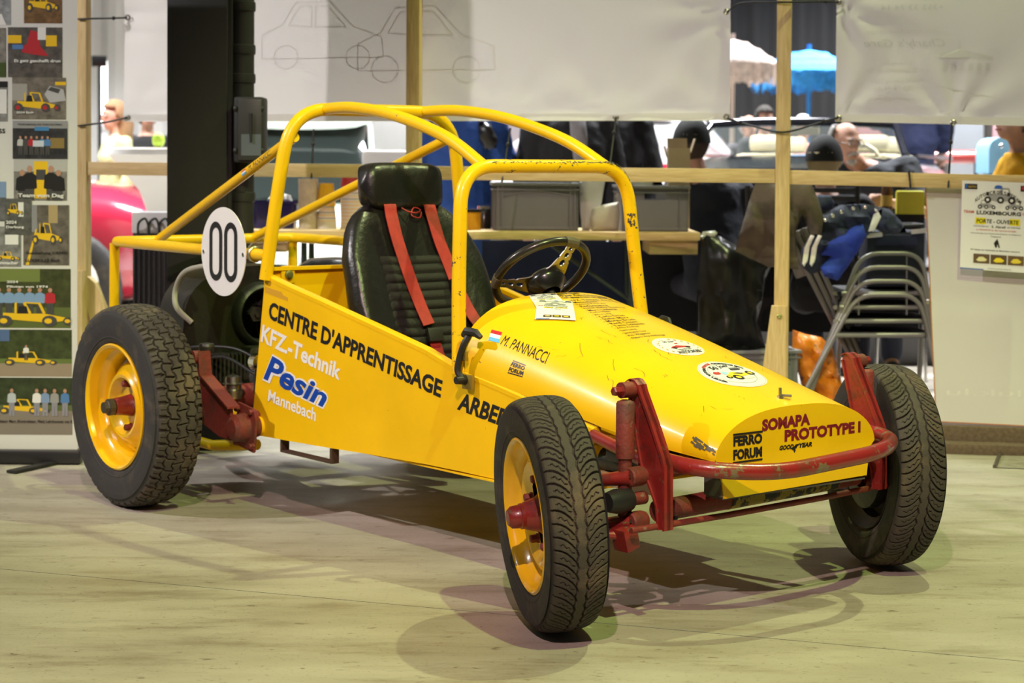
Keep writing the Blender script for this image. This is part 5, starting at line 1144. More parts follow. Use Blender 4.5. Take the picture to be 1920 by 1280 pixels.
    for k in 'LR': MB().ell(J['an'+k].lerp(J['toe'+k], .55)+Vector((0, 0, -.012)), (.048, .135, .05), 14, Matrix.Rotation(math.atan2((J['toe'+k]-J['an'+k]).x, -(J['toe'+k]-J['an'+k]).y), 3, 'Z')).build('shoe', blk, t, 60)
    return t
def seat_pose(h=.50, lean=0.0, **kw):
    p = dict(pel=(0, .05, h+.10), chest=(0, -.02-lean, h+.44), neck=(0, -.02-lean*1.3, h+.62), head=(0, -.05-lean*1.45, h+.775))
    for s, k in ((-1, 'L'), (1, 'R')):
        p.update({'sh'+k: (s*.185, -.01-lean*1.2, h+.555), 'el'+k: (s*.24, -.10-lean, h+.29), 'wr'+k: (s*.16, -.30-lean, h+.36), 'hip'+k: (s*.09, .03, h+.07), 'kn'+k: (s*.13, -.40, h+.06), 'an'+k: (s*.13, -.36, max(.09, h-.42)), 'toe'+k: (s*.14, -.52, max(.035, h-.475))})
    p.update(kw); return p
def X(px, Y): return at(px, 300, Y).x
def Zp(px, py, Y): return at(px, py, Y).z

# ------------------------------------------------------------------ beer table and what stands on it
TY = 9.42; tz_ = Zp(900, 441, 9.15); tx0, tx1 = X(440, 9.15), X(1315, 9.15)
TB = thing('beer_table', 'long pine beer table with dark folding legs carrying grey crates and cups', 'table', ((tx0+tx1)/2, TY, 0)); hw_ = (tx1-tx0)/2
mb = MB()
MB().box((0, 0, tz_), (2*hw_, .54, .042), None, .012).build('table_top', wood('pine_top', (.74, .56, .27), (1, 12, 12)), TB, 40)
for s in (-1, 1):
    MB().box((s*(hw_-.13), 0, tz_-.055), (.24, .46, .07), None, .004).build('batten', wood('pine_batten', (.62, .47, .24), (1, 12, 12)), TB, 30)
    for yy in (-.17, .17):
        mb = MB(); xx = s*(hw_-.33); mb.tube(fillet([(xx, yy, tz_-.03), (xx, yy, .55), (xx+s*.05, yy, .45), (xx, yy, .02)], .06), .015, 8); mb.build('leg', mat('leg_green', (.02, .035, .03), .4), TB, 50)
    mb = MB(); mb.tube([(s*(hw_-.30), -.17, .52), (s*(hw_-.30), .17, .52)], .010, 8); mb.tube([(s*(hw_-.33), 0, .55), (s*(hw_-.75), 0, tz_-.04)], .010, 8); mb.build('leg_brace', MATS['leg_green'], TB, 50)
zt_ = tz_+.021
greyc = mat('crate_grey', (.20, .205, .21), .45, var=.05, vscale=5)
def crate(cx, cy, cz, rz, L_, W_, H_, label, hole_front):
    t = thing('storage_crate', label, 'crate', (cx, cy, cz), rz, 'grey stacking crates')
    mb = MB(); a, b = L_/2-.012, W_/2-.012; wl = .004
    def wall(x0, y0, x1, y1, hole):
        d = Vector((x1-x0, y1-y0, 0)); Lw = d.length; d.normalize(); nrm = Vector((d.y, -d.x, 0)); P_ = lambda s, z: Vector((x0, y0, 0))+d*s+Vector((0, 0, z)); c = Lw/2; hw2, h0, h1 = .055, H_-.072, H_-.038
        rs = [(0, Lw, 0, H_)] if not hole else [(0, c-hw2, 0, H_), (c+hw2, Lw, 0, H_), (c-hw2, c+hw2, 0, h0), (c-hw2, c+hw2, h1, H_)]
        for s0, s1, z0, z1 in rs:
            q = [P_(s0, z0), P_(s1, z0), P_(s1, z1), P_(s0, z1)]; mb.add(q+[p-nrm*wl for p in q], [(0, 1, 2, 3), (7, 6, 5, 4), (0, 4, 5, 1), (1, 5, 6, 2), (2, 6, 7, 3), (3, 7, 4, 0)])
    wall(-a, -b, a, -b, hole_front == 'long'); wall(a, -b, a, b, True); wall(a, b, -a, b, False); wall(-a, b, -a, -b, True); mb.box((0, 0, .004), (2*a, 2*b, .008)); body = mb.build('crate_wall', greyc, t, 0)
    for z, hh, e in ((H_-.006, .014, .012), (H_-.034, .006, .008), (.012, .014, -.004)):
        for c, d in (((0, -b-e/2, z), (2*(a+e), .010+abs(e), hh)), ((0, b+e/2, z), (2*(a+e), .010+abs(e), hh)), ((-a-e/2, 0, z), (.010+abs(e), 2*(b+e), hh)), ((a+e/2, 0, z), (.010+abs(e), 2*(b+e), hh))): MB().box(c, d, None, .002).build('rim_bar', greyc, body, 30)
    for sx_ in (-1, 1):
        for sy in (-1, 1):
            MB().box((sx_*(a-.035), sy*(b+.004), H_/2), (.006, .010, H_), None, .001).build('corner_rib', greyc, body, 0); MB().box((sx_*(a-.012), sy*(b+.004), H_/2), (.006, .010, H_), None, .001).build('corner_rib', greyc, body, 0); MB().box((sx_*(a+.004), sy*(b-.035), H_/2), (.010, .006, H_), None, .001).build('corner_rib', greyc, body, 0)
    for sy in (-1, 1): MB().tube([(-a+.035+(2*a-.07)*k/12, sy*(b+.003), H_-.062+.022*math.sin(math.pi*k/12)) for k in range(13)], .005, 6).build('arched_rib', greyc, body, 40)
    return t
ch = Zp(1000, 343, 9.25)-zt_
crate(X(1003, 9.35), 9.40, zt_, R(3), .43, .31, ch, 'grey stacking crate without front hand-hole beside a white paper bag', None)
crate(X(1222, 9.35), 9.42, zt_, R(93), .43, .335, ch-.01, 'grey stacking crate with hand-hole holding an open cardboard box', None)
# cardboard box and foil in the right crate
cbm = mat('cardboard', (.50, .40, .24), .8, var=.1)
cbx = thing('cardboard_box', 'tall open cardboard box standing in the right grey crate', 'box', (X(1272, 9.38), 9.38, zt_+.012)); bh = Zp(1272, 282, 9.35)-zt_
for c, d, r_ in (((0, -.055, bh/2), (.105, .003, bh), 0), ((0, .055, bh/2), (.105, .003, bh), 0), ((-.052, 0, bh/2), (.003, .11, bh), 0), ((.052, 0, bh/2), (.003, .11, bh), 0)): MB().box(c, d).build('side', cbm, cbx, 0)
MB().box((.070, 0, bh+.012), (.003, .10, .075), Matrix.Rotation(R(18), 3, 'Y')).build('flap', cbm, cbx, 0); MB().box((0, .075, bh+.022), (.10, .003, .06), Matrix.Rotation(R(-20), 3, 'X')).build('flap', cbm, cbx, 0); MB().box((-.064, -.01, bh-.02), (.003, .09, .06), Matrix.Rotation(R(-14), 3, 'Y')).build('flap', cbm, cbx, 0)
tag(puff('bread_bag', [(1158, 352), (1165, 338), (1200, 334), (1240, 338), (1245, 352), (1200, 356)], 9.40, .06, mat('clear_bag', (.55, .55, .45), .3), .02, 14), 'crumpled clear bag bulging over the edge of the right grey crate', 'bag')
# white carrier bags
wb = mat('white_bag', (.72, .71, .66), .6, trans=.2)
WB = puff('paper_bag', [(1086, 346), (1092, 330), (1100, 312), (1104, 330), (1122, 334), (1130, 316), (1135, 336), (1128, 380), (1112, 430), (1092, 433), (1088, 400)], 9.35, .05, wb, .012, 12, .02); tag(WB, 'slim white paper carrier bag with handles between the two grey crates', 'bag')
PB = puff('paper_bag', [(1110, 392), (1130, 384), (1160, 378), (1163, 400), (1160, 432), (1110, 434), (1106, 412)], 9.30, .06, mat('cream_bag', (.66, .64, .50), .7), .006, 12, .02); tag(PB, 'cream paper bag slumped against the right grey crate', 'bag')
# cups
stripe = bpy.data.materials.new('cup_stripes'); stripe.use_nodes = True; nt = stripe.node_tree; b = nt.nodes['Principled BSDF']; tcn = nt.nodes.new('ShaderNodeTexCoord'); sp_ = nt.nodes.new('ShaderNodeSeparateXYZ'); mm = nt.nodes.new('ShaderNodeMath'); mm.operation = 'MULTIPLY'; mm.inputs[1].default_value = 34; fr_ = nt.nodes.new('ShaderNodeMath'); fr_.operation = 'FRACT'; cr_ = nt.nodes.new('ShaderNodeValToRGB'); cr_.color_ramp.interpolation = 'CONSTANT'
nt.links.new(tcn.outputs['Object'], sp_.inputs[0]); nt.links.new(sp_.outputs[2], mm.inputs[0]); nt.links.new(mm.outputs[0], fr_.inputs[0]); nt.links.new(fr_.outputs[0], cr_.inputs[0]); nt.links.new(cr_.outputs[0], b.inputs['Base Color'])
cr_.color_ramp.elements[0].color = (.75, .68, .60, 1); cr_.color_ramp.elements[1].position = .3; cr_.color_ramp.elements[1].color = (.75, .50, .12, 1)
for p_, c_ in ((.45, (.75, .68, .60, 1)), (.7, (.30, .42, .45, 1)), (.85, (.62, .42, .35, 1))): e_ = cr_.color_ramp.elements.new(p_); e_.color = c_
def cup(cx, z0, r0, r1, h, m, label, cat='cup', group='stacked paper cups on the beer table', flip=False, Y=9.35):
    mb = MB(); a, c = (r0, r1); prof = [(0, 0), (0, a), (h, c), (h+.003, c+.002), (h+.003, c-.002), (h*.2, a*.9)]
    mb.lathe(prof, (0, 0, 0), 'Z', 28); o = mb.build('paper_cup', m, None, 40); o.location = (cx, Y, z0); return tag(o, label, cat, group)
def cupstack(pxc, wpx, y0, y1, m, label, n):
    r = wpx/2/3500*9.35; z0, z1 = zt_, Zp(pxc, y1, 9.35); dz = (z1-z0-.08)/max(1, n-1)
    for k in range(n): cup(X(pxc, 9.35), z0+dz*k, r*.99, r*.80, .085, m, label % ORD[k] if k < n-1 else label % 'topmost', flip=True)
ORD = ['lowest', 'second from the bottom', 'third from the bottom', 'fourth from the bottom', 'fifth from the bottom', 'sixth from the bottom', 'seventh from the bottom']
cupstack(613, 38, 430, 388, stripe, 'striped paper cup, %s of the short stack under the yellow beaker', 4)
cupstack(659, 42, 430, 352, stripe, 'striped paper cup, %s of the tall stack under the red cup', 8)
zc_ = Zp(613, 388, 9.35)+.004
o = cup(X(612, 9.35), zc_, .048, .036, Zp(612, 345, 9.35)-zc_, mat('cup_yellow', (.80, .45, .01), .4), 'upturned yellow beaker on the short stack of striped cups', 'beaker', None)
zc2 = Zp(659, 352, 9.35)+.006; cup(X(659, 9.35), zc2, .054, .048, .05, mat('cup_red', (.50, .03, .03), .4), 'red paper cup capping the tall stack of striped cups', 'cup', None)
mb = MB(); r_ = 18/3500*9.35; prof = [(0, 0), (0, r_)]+[(Zp(578, 335, 9.35)-zt_, r_*1.02)]+[(Zp(578, 335, 9.35)-zt_-.004, r_*.95), (.01, r_*.93)]
mb.lathe(prof, axis='Z', seg=40); o = mb.build('paper_towel_roll', mat('kraft_roll', (.62, .52, .36), .8, var=.2, vscale=18, bump=.8, bscale=60), None, 40); o.location = (X(578, 9.35), 9.35, zt_); tag(o, 'tall mottled beige paper roll standing between the blue tub and the cups', 'paper roll')
o = thing('blue_tub', 'dark blue plastic tub on the beer table beside the beige paper roll', 'tub', (X(515, 9.4), 9.42, zt_)); th_ = Zp(515, 378, 9.35)-zt_
mb = MB(); sec = lambda k, z: [(k*.12*math.copysign(abs(math.cos(a))**.3, math.cos(a)), k*.10*math.copysign(abs(math.sin(a))**.3, math.sin(a)), z) for a in [2*math.pi*i/24 for i in range(24)]]
mb.loft([sec(.86, 0), sec(1, th_), sec(.95, th_), sec(.82, .01)]); mb.build('tub_body', mat('tub_blue', (.02, .015, .12), .25), o, 40); mb = MB(); mb.loft([sec(1.02, th_-.012), sec(1.05, th_-.01), sec(1.05, th_+.004), sec(1.0, th_+.004)], cap=False); mb.build('tub_rim', MATS['tub_blue'], o, 40)
tag(puff('tissue_pack', [(500, 378), (508, 366), (530, 362), (545, 366), (550, 380), (520, 384)], 9.40, .05, wb, .01, 12, .02), 'crumpled white tissues lying on top of the dark blue tub', 'tissues')
o = thing('yellow_pot', 'small yellow pot with a dark lid next to the left grey crate', 'pot', (X(886, 9.35), 9.33, zt_)); MB().lathe([(0, 0), (0, .042), (.088, .045), (.09, 0)], axis='Z', seg=28).build('pot_body', mat('pot_yellow', (.72, .36, .01), .35), o, 40); MB().lathe([(.088, 0), (.088, .048), (.102, .048), (.104, .03), (.106, 0)], axis='Z', seg=28).build('pot_lid', blkg, o, 40)
o = thing('yellow_pot', 'small dark glass jar with steel lid behind the yellow pot', 'jar', (X(908, 9.5), 9.50, zt_)); MB().lathe([(0, 0), (0, .038), (.09, .038), (.10, .03), (.10, 0)], axis='Z', seg=24).build('jar_body', blkg, o, 40); MB().lathe([(.10, 0), (.10, .034), (.115, .034), (.116, 0)], axis='Z', seg=24).build('jar_lid', chrome, o, 40); o.name = 'glass_jar'
# navy cloth hanging below the table, black bag, bin bag
navy = mat('navy_cloth', (.008, .018, .07), .85, var=.2, vscale=5)
def drape(name, px0, px1, py0, py1, Y, m, label, amp=.012, fr=22):
    x0, x1 = X(px0, Y), X(px1, Y); z1 = Zp((px0+px1)/2, py0, Y); z0 = max(.02, Zp((px0+px1)/2, py1, Y)); mb = MB()
    f = lambda o_: (lambda i, j: (x0+(x1-x0)*i/40, Y+o_+amp*math.sin(i*fr/40*2+j*.15)*(.3+.7*j/12), z1-(z1-z0)*j/12)); mb.grid(f(0), 41, 13); mb.grid(f(.006), 41, 13); return tag(rebase(mb.build(name, m, None, 60)), label, 'cloth')
drape('tablecloth', 905, 1182, 452, 800, 9.74, navy, 'dark navy cloth hanging behind the beer table below the crates')
drape('black_skirt', 1186, 1735, 400, 622, 10.15, mat('black_cloth', (.008, .008, .009), .9), 'black cloth skirt hanging behind the bin bag and stacked chairs')
BB = puff('bin_bag', [(1316, 440), (1330, 436), (1348, 442), (1372, 455), (1400, 470), (1440, 478), (1452, 488), (1436, 520), (1428, 570), (1420, 600), (1432, 640), (1436, 652), (1380, 660), (1330, 652), (1306, 640), (1306, 560), (1312, 500)], 9.06, .10, mat('bin_black', (.007, .007, .006), .30, bump=.15, bscale=25, spec=.35), .035, 5, .03, streak=(2.2, .7)); tag(BB, 'shiny black bin bag hanging from the end of the beer table', 'bin bag')
tag(puff('bin_bag_film', [(1312, 444), (1318, 434), (1340, 432), (1350, 440), (1335, 448), (1322, 452)], 9.05, .03, mat('film', (.45, .46, .42), .15), .02, 25, .015), 'scrap of shiny clear film at the mouth of the bin bag', 'film')
o = crate(X(1415, 8.95), 8.98, 0, R(8), .40, .30, Zp(1400, 647, 8.9)-.02, 'grey stacking crate on the floor beneath the black bin bag', None)
# ------------------------------------------------------------------ stacked chairs with coats
CYk = 8.82; chm = mat('chair_grey', (.23, .225, .21), .35, metal=.2); 
def chair(k, label):
    dy = 26*k; Y = CYk+.015*k; t = thing('stacking_chair', label, 'chair', (X(1650, Y), Y, 0), 0, 'grey stacking chairs beside the white panel'); ox = t.location
    L = lambda px, py, d=0: Vector(at(px, py, Y+d))-Vector((ox.x, ox.y, 0))
    s = 8*k
    zf = lambda v: Vector((v.x, v.y, max(v.z, .012)))
    mb = MB(); mb.tube(fillet([zf(L(1475+s, 860-dy*.2, -.03)), L(1560+s*.9, 640-dy, -.02), L(1606+s*.4, 553-dy), L(1722+s*.2, 553-dy), L(1745, 640-dy*.8, -.02), zf(L(1775, 860-dy*.2, -.03))], [.2, .09, .09, .2], 8), .0115, 8); mb.build('back_frame', chm, t, 60)
    MB().box(L(1652, 622-dy, .18), (.42, .38, .024), None, .010).build('seat', mat('seat_black', (.012, .012, .013), .6), t, 40)
    mb = MB(); mb.tube(fillet([L(1566+s*.5, 628-dy, -.02), L(1735, 628-dy, -.02), L(1735, 628-dy, .36), L(1566, 628-dy, .36), L(1566, 628-dy, -.02)], .04), .0115, 8); mb.build('seat_frame', chm, t, 60)
    for px in (1575, 1728):
        mb = MB(); mb.tube([L(px, 628-dy, .34), zf(L(px-8, 880-dy*.3, .42))], .0105, 8); mb.build('front_leg', chm, t, 60)
    for px in (1610, 1700): MB().tube([L(px, 553-dy+6, .0), L(px, 590-dy, .01)], .004, 6).build('back_slat', chm, t, 50)
    return t
for k, nm in enumerate(('lowest', 'second', 'third', 'top')): chair(k, 'grey tubular chair, %s of the stack beside the white panel' % nm if k in (0, 3) else 'grey tubular chair, %s from the bottom of the stack beside the panel' % nm)
# folded brown-grey chair legs behind the coats
o = thing('folding_chair', 'brown-grey folding chair leaning behind the chair stack and coats', 'chair', (X(1530, 9.02), 9.02, 0)); 
for k in range(3): MB().tube([at(1478+14*k, 440-6*k, 9.0)-o.location, at(1590+10*k, 660, 9.0)-o.location, Vector((.26+.03*k, -.02, .012))], .012, 8).build('leg', mat('taupe_metal', (.13, .11, .10), .4), o, 60)
MB().box(at(1515, 470, 9.03)-o.location, (.20, .02, .22), Matrix.Rotation(R(-20), 3, 'Y'), .008).build('back_panel', MATS['taupe_metal'], o, 30)
o = thing('folding_chair', 'black folding chair with slatted back standing behind the hanging brown coat', 'chair', (X(1505, 9.75), 9.75, 0))
for px in (1402, 1608): MB().tube([at(px, 348, 9.75)-o.location, at(px, 640, 9.75)-o.location], .013, 8).build('leg', blk, o, 50)
for y in (356, 372, 392): MB().box(at(1505, y, 9.75)-o.location, (.56, .016, .026), None, .004).build('slat', mat('slat_dark', (.03, .03, .028), .5), o, 30)
MB().box(at(1505, 470, 9.75)-o.location, (.54, .38, .03), None, .01).build('seat', blk, o, 30)
coat = mat('brown_coat', (.085, .065, .045), .9, var=.25, vscale=9, bump=.3)
tag(puff('coat', [(1416, 344), (1452, 344), (1486, 344), (1522, 346), (1534, 372), (1545, 410), (1540, 440), (1518, 440), (1505, 400), (1490, 440), (1498, 505), (1470, 502), (1440, 500), (1378, 470), (1392, 420), (1405, 375)], 8.62, .07, coat, .03, 6, .03, streak=(2.2, .8)), 'brown canvas coat hanging from the rail behind a post', 'coat')
nj = mat('navy_jacket', (.011, .017, .045), .8, var=.3, vscale=10, bump=.3)
JK = puff('jacket', [(1520, 440), (1528, 420), (1512, 408), (1520, 398), (1545, 400), (1575, 384), (1620, 382), (1650, 388), (1668, 392), (1690, 415), (1700, 435), (1660, 440), (1640, 428), (1618, 450), (1570, 470), (1545, 505), (1520, 515), (1504, 500), (1502, 470)], 8.66, .10, nj, .05, 7, .026, streak=(.8, 1.8)); tag(JK, 'navy team jacket with white sleeve stripes heaped on the stacked chairs', 'jacket')
for a in (0, 14): puff('sleeve_stripe', [(x+a*1.0, y) for x, y in ((1520, 440), (1527, 442), (1518, 462), (1514, 490), (1508, 500), (1504, 494), (1508, 465))], 8.585, .012, white, .002, 8, .012, parent=JK)
for bx_, by_ in ((1548, 412), (1562, 404), (1578, 397), (1600, 390), (1622, 388), (1643, 393)): MB().ell(at(bx_, by_, 8.575), (.010, .006, .010), 10).build('snap_button', chrome, JK)
for c in list(JK.children): c.data.transform(Matrix.Translation(-JK.location))
tag(puff('jacket', [(1522, 378), (1535, 364), (1556, 366), (1566, 380), (1560, 394), (1530, 398)], 8.72, .05, mat('blue_navy', (.012, .02, .06), .8, bump=.3), .02, 12, .02), 'rolled navy garment lying on top of the heaped coats', 'jacket')
tag(puff('sweater', [(1618, 420), (1625, 440), (1610, 470), (1590, 500), (1570, 526), (1545, 518), (1538, 500), (1560, 480), (1540, 478), (1552, 455), (1580, 440), (1600, 425)], 8.60, .06, mat('royal_blue', (.008, .035, .32), .8, var=.2, vscale=15, bump=.3), .02, 9, .025), 'royal blue sweater hanging down in front of the stacked chairs', 'sweater')
tag(puff('sheet_of_paper', [(1638, 402), (1655, 390), (1652, 406), (1640, 432), (1628, 434)], 8.58, .008, white, .004, 9, .02), 'folded white paper tucked between jacket and cooler bag', 'paper')
CB = thing('cooler_bag', 'navy fabric cooler bag with aluminium frame ends on the stacked chairs', 'bag', (X(1675, 9.0), 9.02, Zp(1675, 540, 8.92)))
zz = Zp(1675, 432, 8.92)-CB.location.z; MB().box((0, 0, zz/2), (.285, .22, zz), None, .03).build('bag_body', mat('cooler_navy', (.012, .016, .032), .75, bump=.3, bscale=120), CB, 50)
MB().box((0, -.113, zz-.045), (.20, .008, .05), None, .003).build('pocket_flap', nj, CB, 30)
for s in (-1, 1): MB().box((s*.105, -.116, zz-.012+.01*s), (.075, .014, .022), Matrix.Rotation(R(-6), 3, 'Y'), .004).build('frame_end', mat('brushed', (.55, .54, .50), .35, metal=.6), CB, 30)
mb = MB(); mb.tube(fillet([(-.13, -.10, zz), (-.13, -.10, zz+.015), (.13, -.10, zz+.025), (.13, .10, zz+.025), (-.13, .10, zz+.015)], .02), .010, 8, closed=True); mb.build('frame_rim', blk, CB, 50)
OB = puff('carrier_bag', [(1486, 618), (1510, 626), (1540, 632), (1560, 650), (1572, 690), (1580, 725), (1578, 800), (1520, 800), (1508, 740), (1494, 690), (1485, 660)], 8.98, .10, mat('orange_bag', (.66, .20, .012), .3, chips=((.12, .02, .02), 9, .60), bump=.6, bscale=18), .055, 10, .025); tag(OB, 'crinkled orange plastic carrier bag on the floor under the chairs', 'bag')
OB.location.z = min(OB.location.z, .0) if OB.location.z < .05 else OB.location.z
o = thing('yellow_chair', 'lime yellow shell chair partly hidden behind the cooler bag', 'chair', (X(1706, 10.35), 10.35, 0)); lim = mat('lime_plastic', (.55, .55, .05), .4)
MB().box(at(1706, 398, 10.35)-o.location, (.16, .03, .24), None, .014).build('backrest', lim, o, 40); MB().box((0, -.0+.18, .46), (.38, .38, .03), None, .014).build('seat', lim, o, 40)
for sx_ in (-1, 1):
    for sy in (0, .34): MB().tube([(sx_*.16, sy+.02, .46), (sx_*.18, sy, .0)], .011, 8).build('leg', chrome, o, 50)
# equipment rack left of the column
ek = thing('equipment_case', 'black ribbed appliance with pale metal lid and cables beside the column', 'appliance', (X(290, 8.9), 9.02, 0)); ez = Zp(280, 398, 8.9); ew = .22
MB().box((0, 0, ez-.05), (ew, .24, .10), None, .006).build('lid', mat('pale_metal', (.55, .55, .56), .4), ek, 30); MB().box((0, 0, (ez-.1)/2), (ew*.96, .23, ez-.1), None, .004).build('housing', mat('housing_black', (.014, .014, .015), .45), ek, 30)
for k in range(9): MB().box((-ew*.44+ew*.11*k, -.120, (ez-.1)*.6), (.008, .018, (ez-.1)*.7)).build('cooling_rib', MATS['housing_black'], ek, 0)
for k in range(3): MB().tube(smoothpath([(-.08+.05*k, -.12, ez-.10), (-.07+.05*k, -.15, ez-.05), (-.04+.05*k, -.14, ez-.03), (-.02+.05*k, -.15, ez-.09), (-.03+.05*k, -.14, ez-.16)]), .006, 6).build('cable', blk, ek, 50)
# ------------------------------------------------------------------ people near the fence
person('standing person in blue top and jeans seen from behind the beer table', (X(862, 10.9), 10.9, 0), R(170), dict(elL=(-.27, -.05, 1.16), wrL=(-.12, -.22, 1.12)), (.012, .055, .24), (.02, .06, .20), (.06, .035, .02), scale=1.03, shirt_t=.03)
tag(puff('shoulder_bag', [(896, 226), (920, 232), (934, 262), (930, 278), (910, 282), (898, 262)], 10.70, .07, leath, .01, 10, .03), 'black shoulder bag hanging on the person in blue', 'bag')
person('standing person in open black leather jacket with grey scarf', (X(1070, 10.9), 10.9, 0), R(8), None, (.010, .010, .011), (.02, .02, .03), (.10, .07, .05), scale=1.03, sleeve=1.8, shirt_t=.035)
tag(puff('scarf', [(1068, 225), (1098, 225), (1102, 262), (1098, 300), (1076, 302), (1070, 262)], 10.70, .04, mat('grey_scarf', (.24, .23, .24), .9, bump=.5), .012, 14, .025), 'striped grey scarf hanging down the front of the leather jacket', 'scarf')
person('standing person in black quilted coat next to the leather jacket', (X(1142, 11.5), 11.55, 0), R(-25), None, (.012, .012, .014), (.02, .02, .02), (.03, .02, .02), scale=1.04, sleeve=1.8, shirt_t=.035)
person('seated person in dark navy jacket and black cap turned away', (X(1345, 10.0), 10.02, 0), R(195), seat_pose(.52, .10, head=(.10, -.13, 1.35), neck=(.06, -.09, 1.18)), (.012, .015, .025), (.02, .02, .03), (.05, .03, .02), hat=(.010, .012, .011), sleeve=.8, shirt_t=.03)
person('seated person with glasses in black polo shirt holding a brown bottle', (X(1640, 10.9), 10.98, 0), R(-12), seat_pose(.55, .08, head=(-.15, -.12, 1.365), neck=(-.06, -.03, 1.255), chest=(.02, .02, 1.06), shL=(-.17, .0, 1.21), shR=(.20, .04, 1.225), elR=(.31, -.12, .97), wrR=(.11, -.36, 1.03), elL=(-.28, -.12, .95)), (.014, .018, .024), (.03, .035, .06), (.20, .19, .18), head=(R(38), R(8)), bald=True, glasses=True, beard=(.40, .38, .35), sleeve=.75, hold=True, vox=.011, shirt_t=.02)
bt = thing('beer_bottle', 'brown glass beer bottle held by the seated person with glasses', 'bottle', (X(1663, 10.30), 10.29, Zp(1663, 400, 10.3))); gb = mat('brown_glass', (.10, .035, .005), .1, coat=.5)
MB().lathe([(0, 0), (0, .030), (.12, .031), (.15, .026), (.19, .013), (.225, .012), (.228, 0)], axis='Z', seg=20).build('bottle_glass', gb, bt, 40); MB().lathe([(.04, .0315), (.10, .0318)], axis='Z', seg=20).build('bottle_label', mat('gold_label', (.6, .42, .08), .4), bt, 40)
person('seated person in black cap right in front of the person with glasses', (X(1548, 9.85), 9.88, 0), R(160), seat_pose(.47, .05, head=(.02, -.10, 1.255)), (.012, .012, .014), (.02, .02, .03), (.42, .33, .16), hat=(.011, .011, .012), long_hair=False, sleeve=.8)
person('person in yellow shirt leaning at the far end of the rail', (X(1935, 9.75), 9.8, 0), R(-75), dict(head=(0, -.10, 1.49), neck=(0, -.04, 1.34), chest=(0, -.02, 1.14), pel=(0, .04, .85), shL=(-.185, 0, 1.24), shR=(.185, 0, 1.24), elL=(-.27, -.08, 1.0), elR=(.27, -.08, 1.0), wrL=(-.2, -.26, 1.0), wrR=(.2, -.26, 1.0), hipL=(-.09, .03, .82), hipR=(.09, .03, .82), knL=(-.1, -.04, .45), knR=(.1, -.04, .45)), (.82, .42, .005), (.03, .03, .05), (.06, .05, .04), sleeve=.8)
# ------------------------------------------------------------------ display cars and far things
def car(name, label, loc, rz, col, L_=3.9, W_=1.6, H_=1.45, trim=None, roof=True, glass=(.015, .02, .018)):
    t = thing(name, label, 'car', loc, rz); pm_ = mat('carpaint_%.2f_%.2f' % (col[0], col[2]), col, .2, coat=1.0)
    st = [(-.5, .42, .55, .70), (-.485, .28, .72, .86), (-.40, .20, .86, .95), (-.25, .18, .92, 1), (0, .18, .93, 1), (.22, .18, .92, 1), (.38, .20, .86, .96), (.47, .26, .74, .88), (.5, .42, .58, .74)]
    secs = []
    for x, z0, z1, w_ in st: secs.append([(x*L_, W_/2*w_*math.copysign(abs(math.cos(a))**.45, math.cos(a)), (z0+z1)/2+(z1-z0)/2*math.copysign(abs(math.sin(a))**.5, math.sin(a))) for a in [2*math.pi*i/28 for i in range(28)]])
    mb = MB(); mb.loft(secs); body = mb.build('car_body', pm_, t, 50)
    def cab(k, z0, z1, xs): return [[(x*L_, W_/2*w_*k*math.copysign(abs(math.cos(a))**.4, math.cos(a)), z+dz*math.copysign(abs(math.sin(a))**.4, math.sin(a))) for a in [2*math.pi*i/24 for i in range(24)]] for x, w_, z, dz in xs]
    if roof:
        mb = MB(); mb.loft(cab(1, 0, 0, [(-.34, .80, .90, .03), (-.27, .80, 1.02, .18), (-.16, .80, H_-.26, .25), (.05, .80, H_-.24, .24), (.14, .80, 1.05, .22), (.26, .78, .92, .03)])); mb.build('cabin', mat('carglass_%.3f' % glass[0], glass, .05, coat=.5), t, 50)
        mb = MB(); mb.loft([[(x*L_, W_/2*w_*math.cos(a), z+.035*math.sin(a)) for a in [2*math.pi*i/20 for i in range(20)]] for x, w_, z in ((-.24, .60, H_-.08), (-.17, .80, H_-.03), (-.05, .82, H_), (.05, .80, H_-.02), (.10, .66, H_-.06))]); mb.build('roof', pm_, t, 50)
        for s in (-1, 1):
            for x0, z0, x1, z1 in ((-.33, .90, -.21, H_-.06), (-.05, .9, -.05, H_-.04), (.27, .90, .10, H_-.06)): MB().tube([(x0*L_, s*W_*.405, z0), (x1*L_, s*W_*.385, z1)], .025, 8).build('pillar', pm_, t, 50)
    for sx_ in (-.31, .32):
        for s in (-1, 1):
            w = MB().lathe([(-.09, .20), (-.095, .29), (-.07, .315), (.07, .315), (.095, .29), (.09, .20)], (sx_*L_, s*(W_/2-.10), .315), 'Y', 28).build('wheel', rub, t, 50); MB().lathe([(s*.06, 0), (s*.07, .08), (s*.06, .14), (s*.085, .20)], (sx_*L_, s*(W_/2-.10), .315), 'Y', 24).build('hub_cap', chrome, w, 50)
            MB().ell((sx_*L_ + .22*L_*math.copysign(1, sx_)*.72, s*W_*.33, .66), (.05, .09, .08), 12).build('lamp', mat('lamp_orange', (.8, .35, .03), .2) if sx_ < 0 else mat('lamp_glass', (.7, .7, .7), .1), t, 50)
    if trim: MB().box((0, 0, .76), (L_*.93, W_*1.02, .10), None, .03).build('sill_band', trim, t, 40)
    mb = MB(); mb.tube([(-.5*L_-.03, -W_*.4, .42), (-.5*L_-.05, 0, .42), (-.5*L_-.03, W_*.4, .42)], .04, 8); mb.build('bumper', chrome, t, 50); mb = MB(); mb.tube([(.5*L_+.03, -W_*.4, .42), (.5*L_+.05, 0, .42), (.5*L_+.03, W_*.4, .42)], .04, 8); mb.build('bumper', chrome, t, 50)
    return t
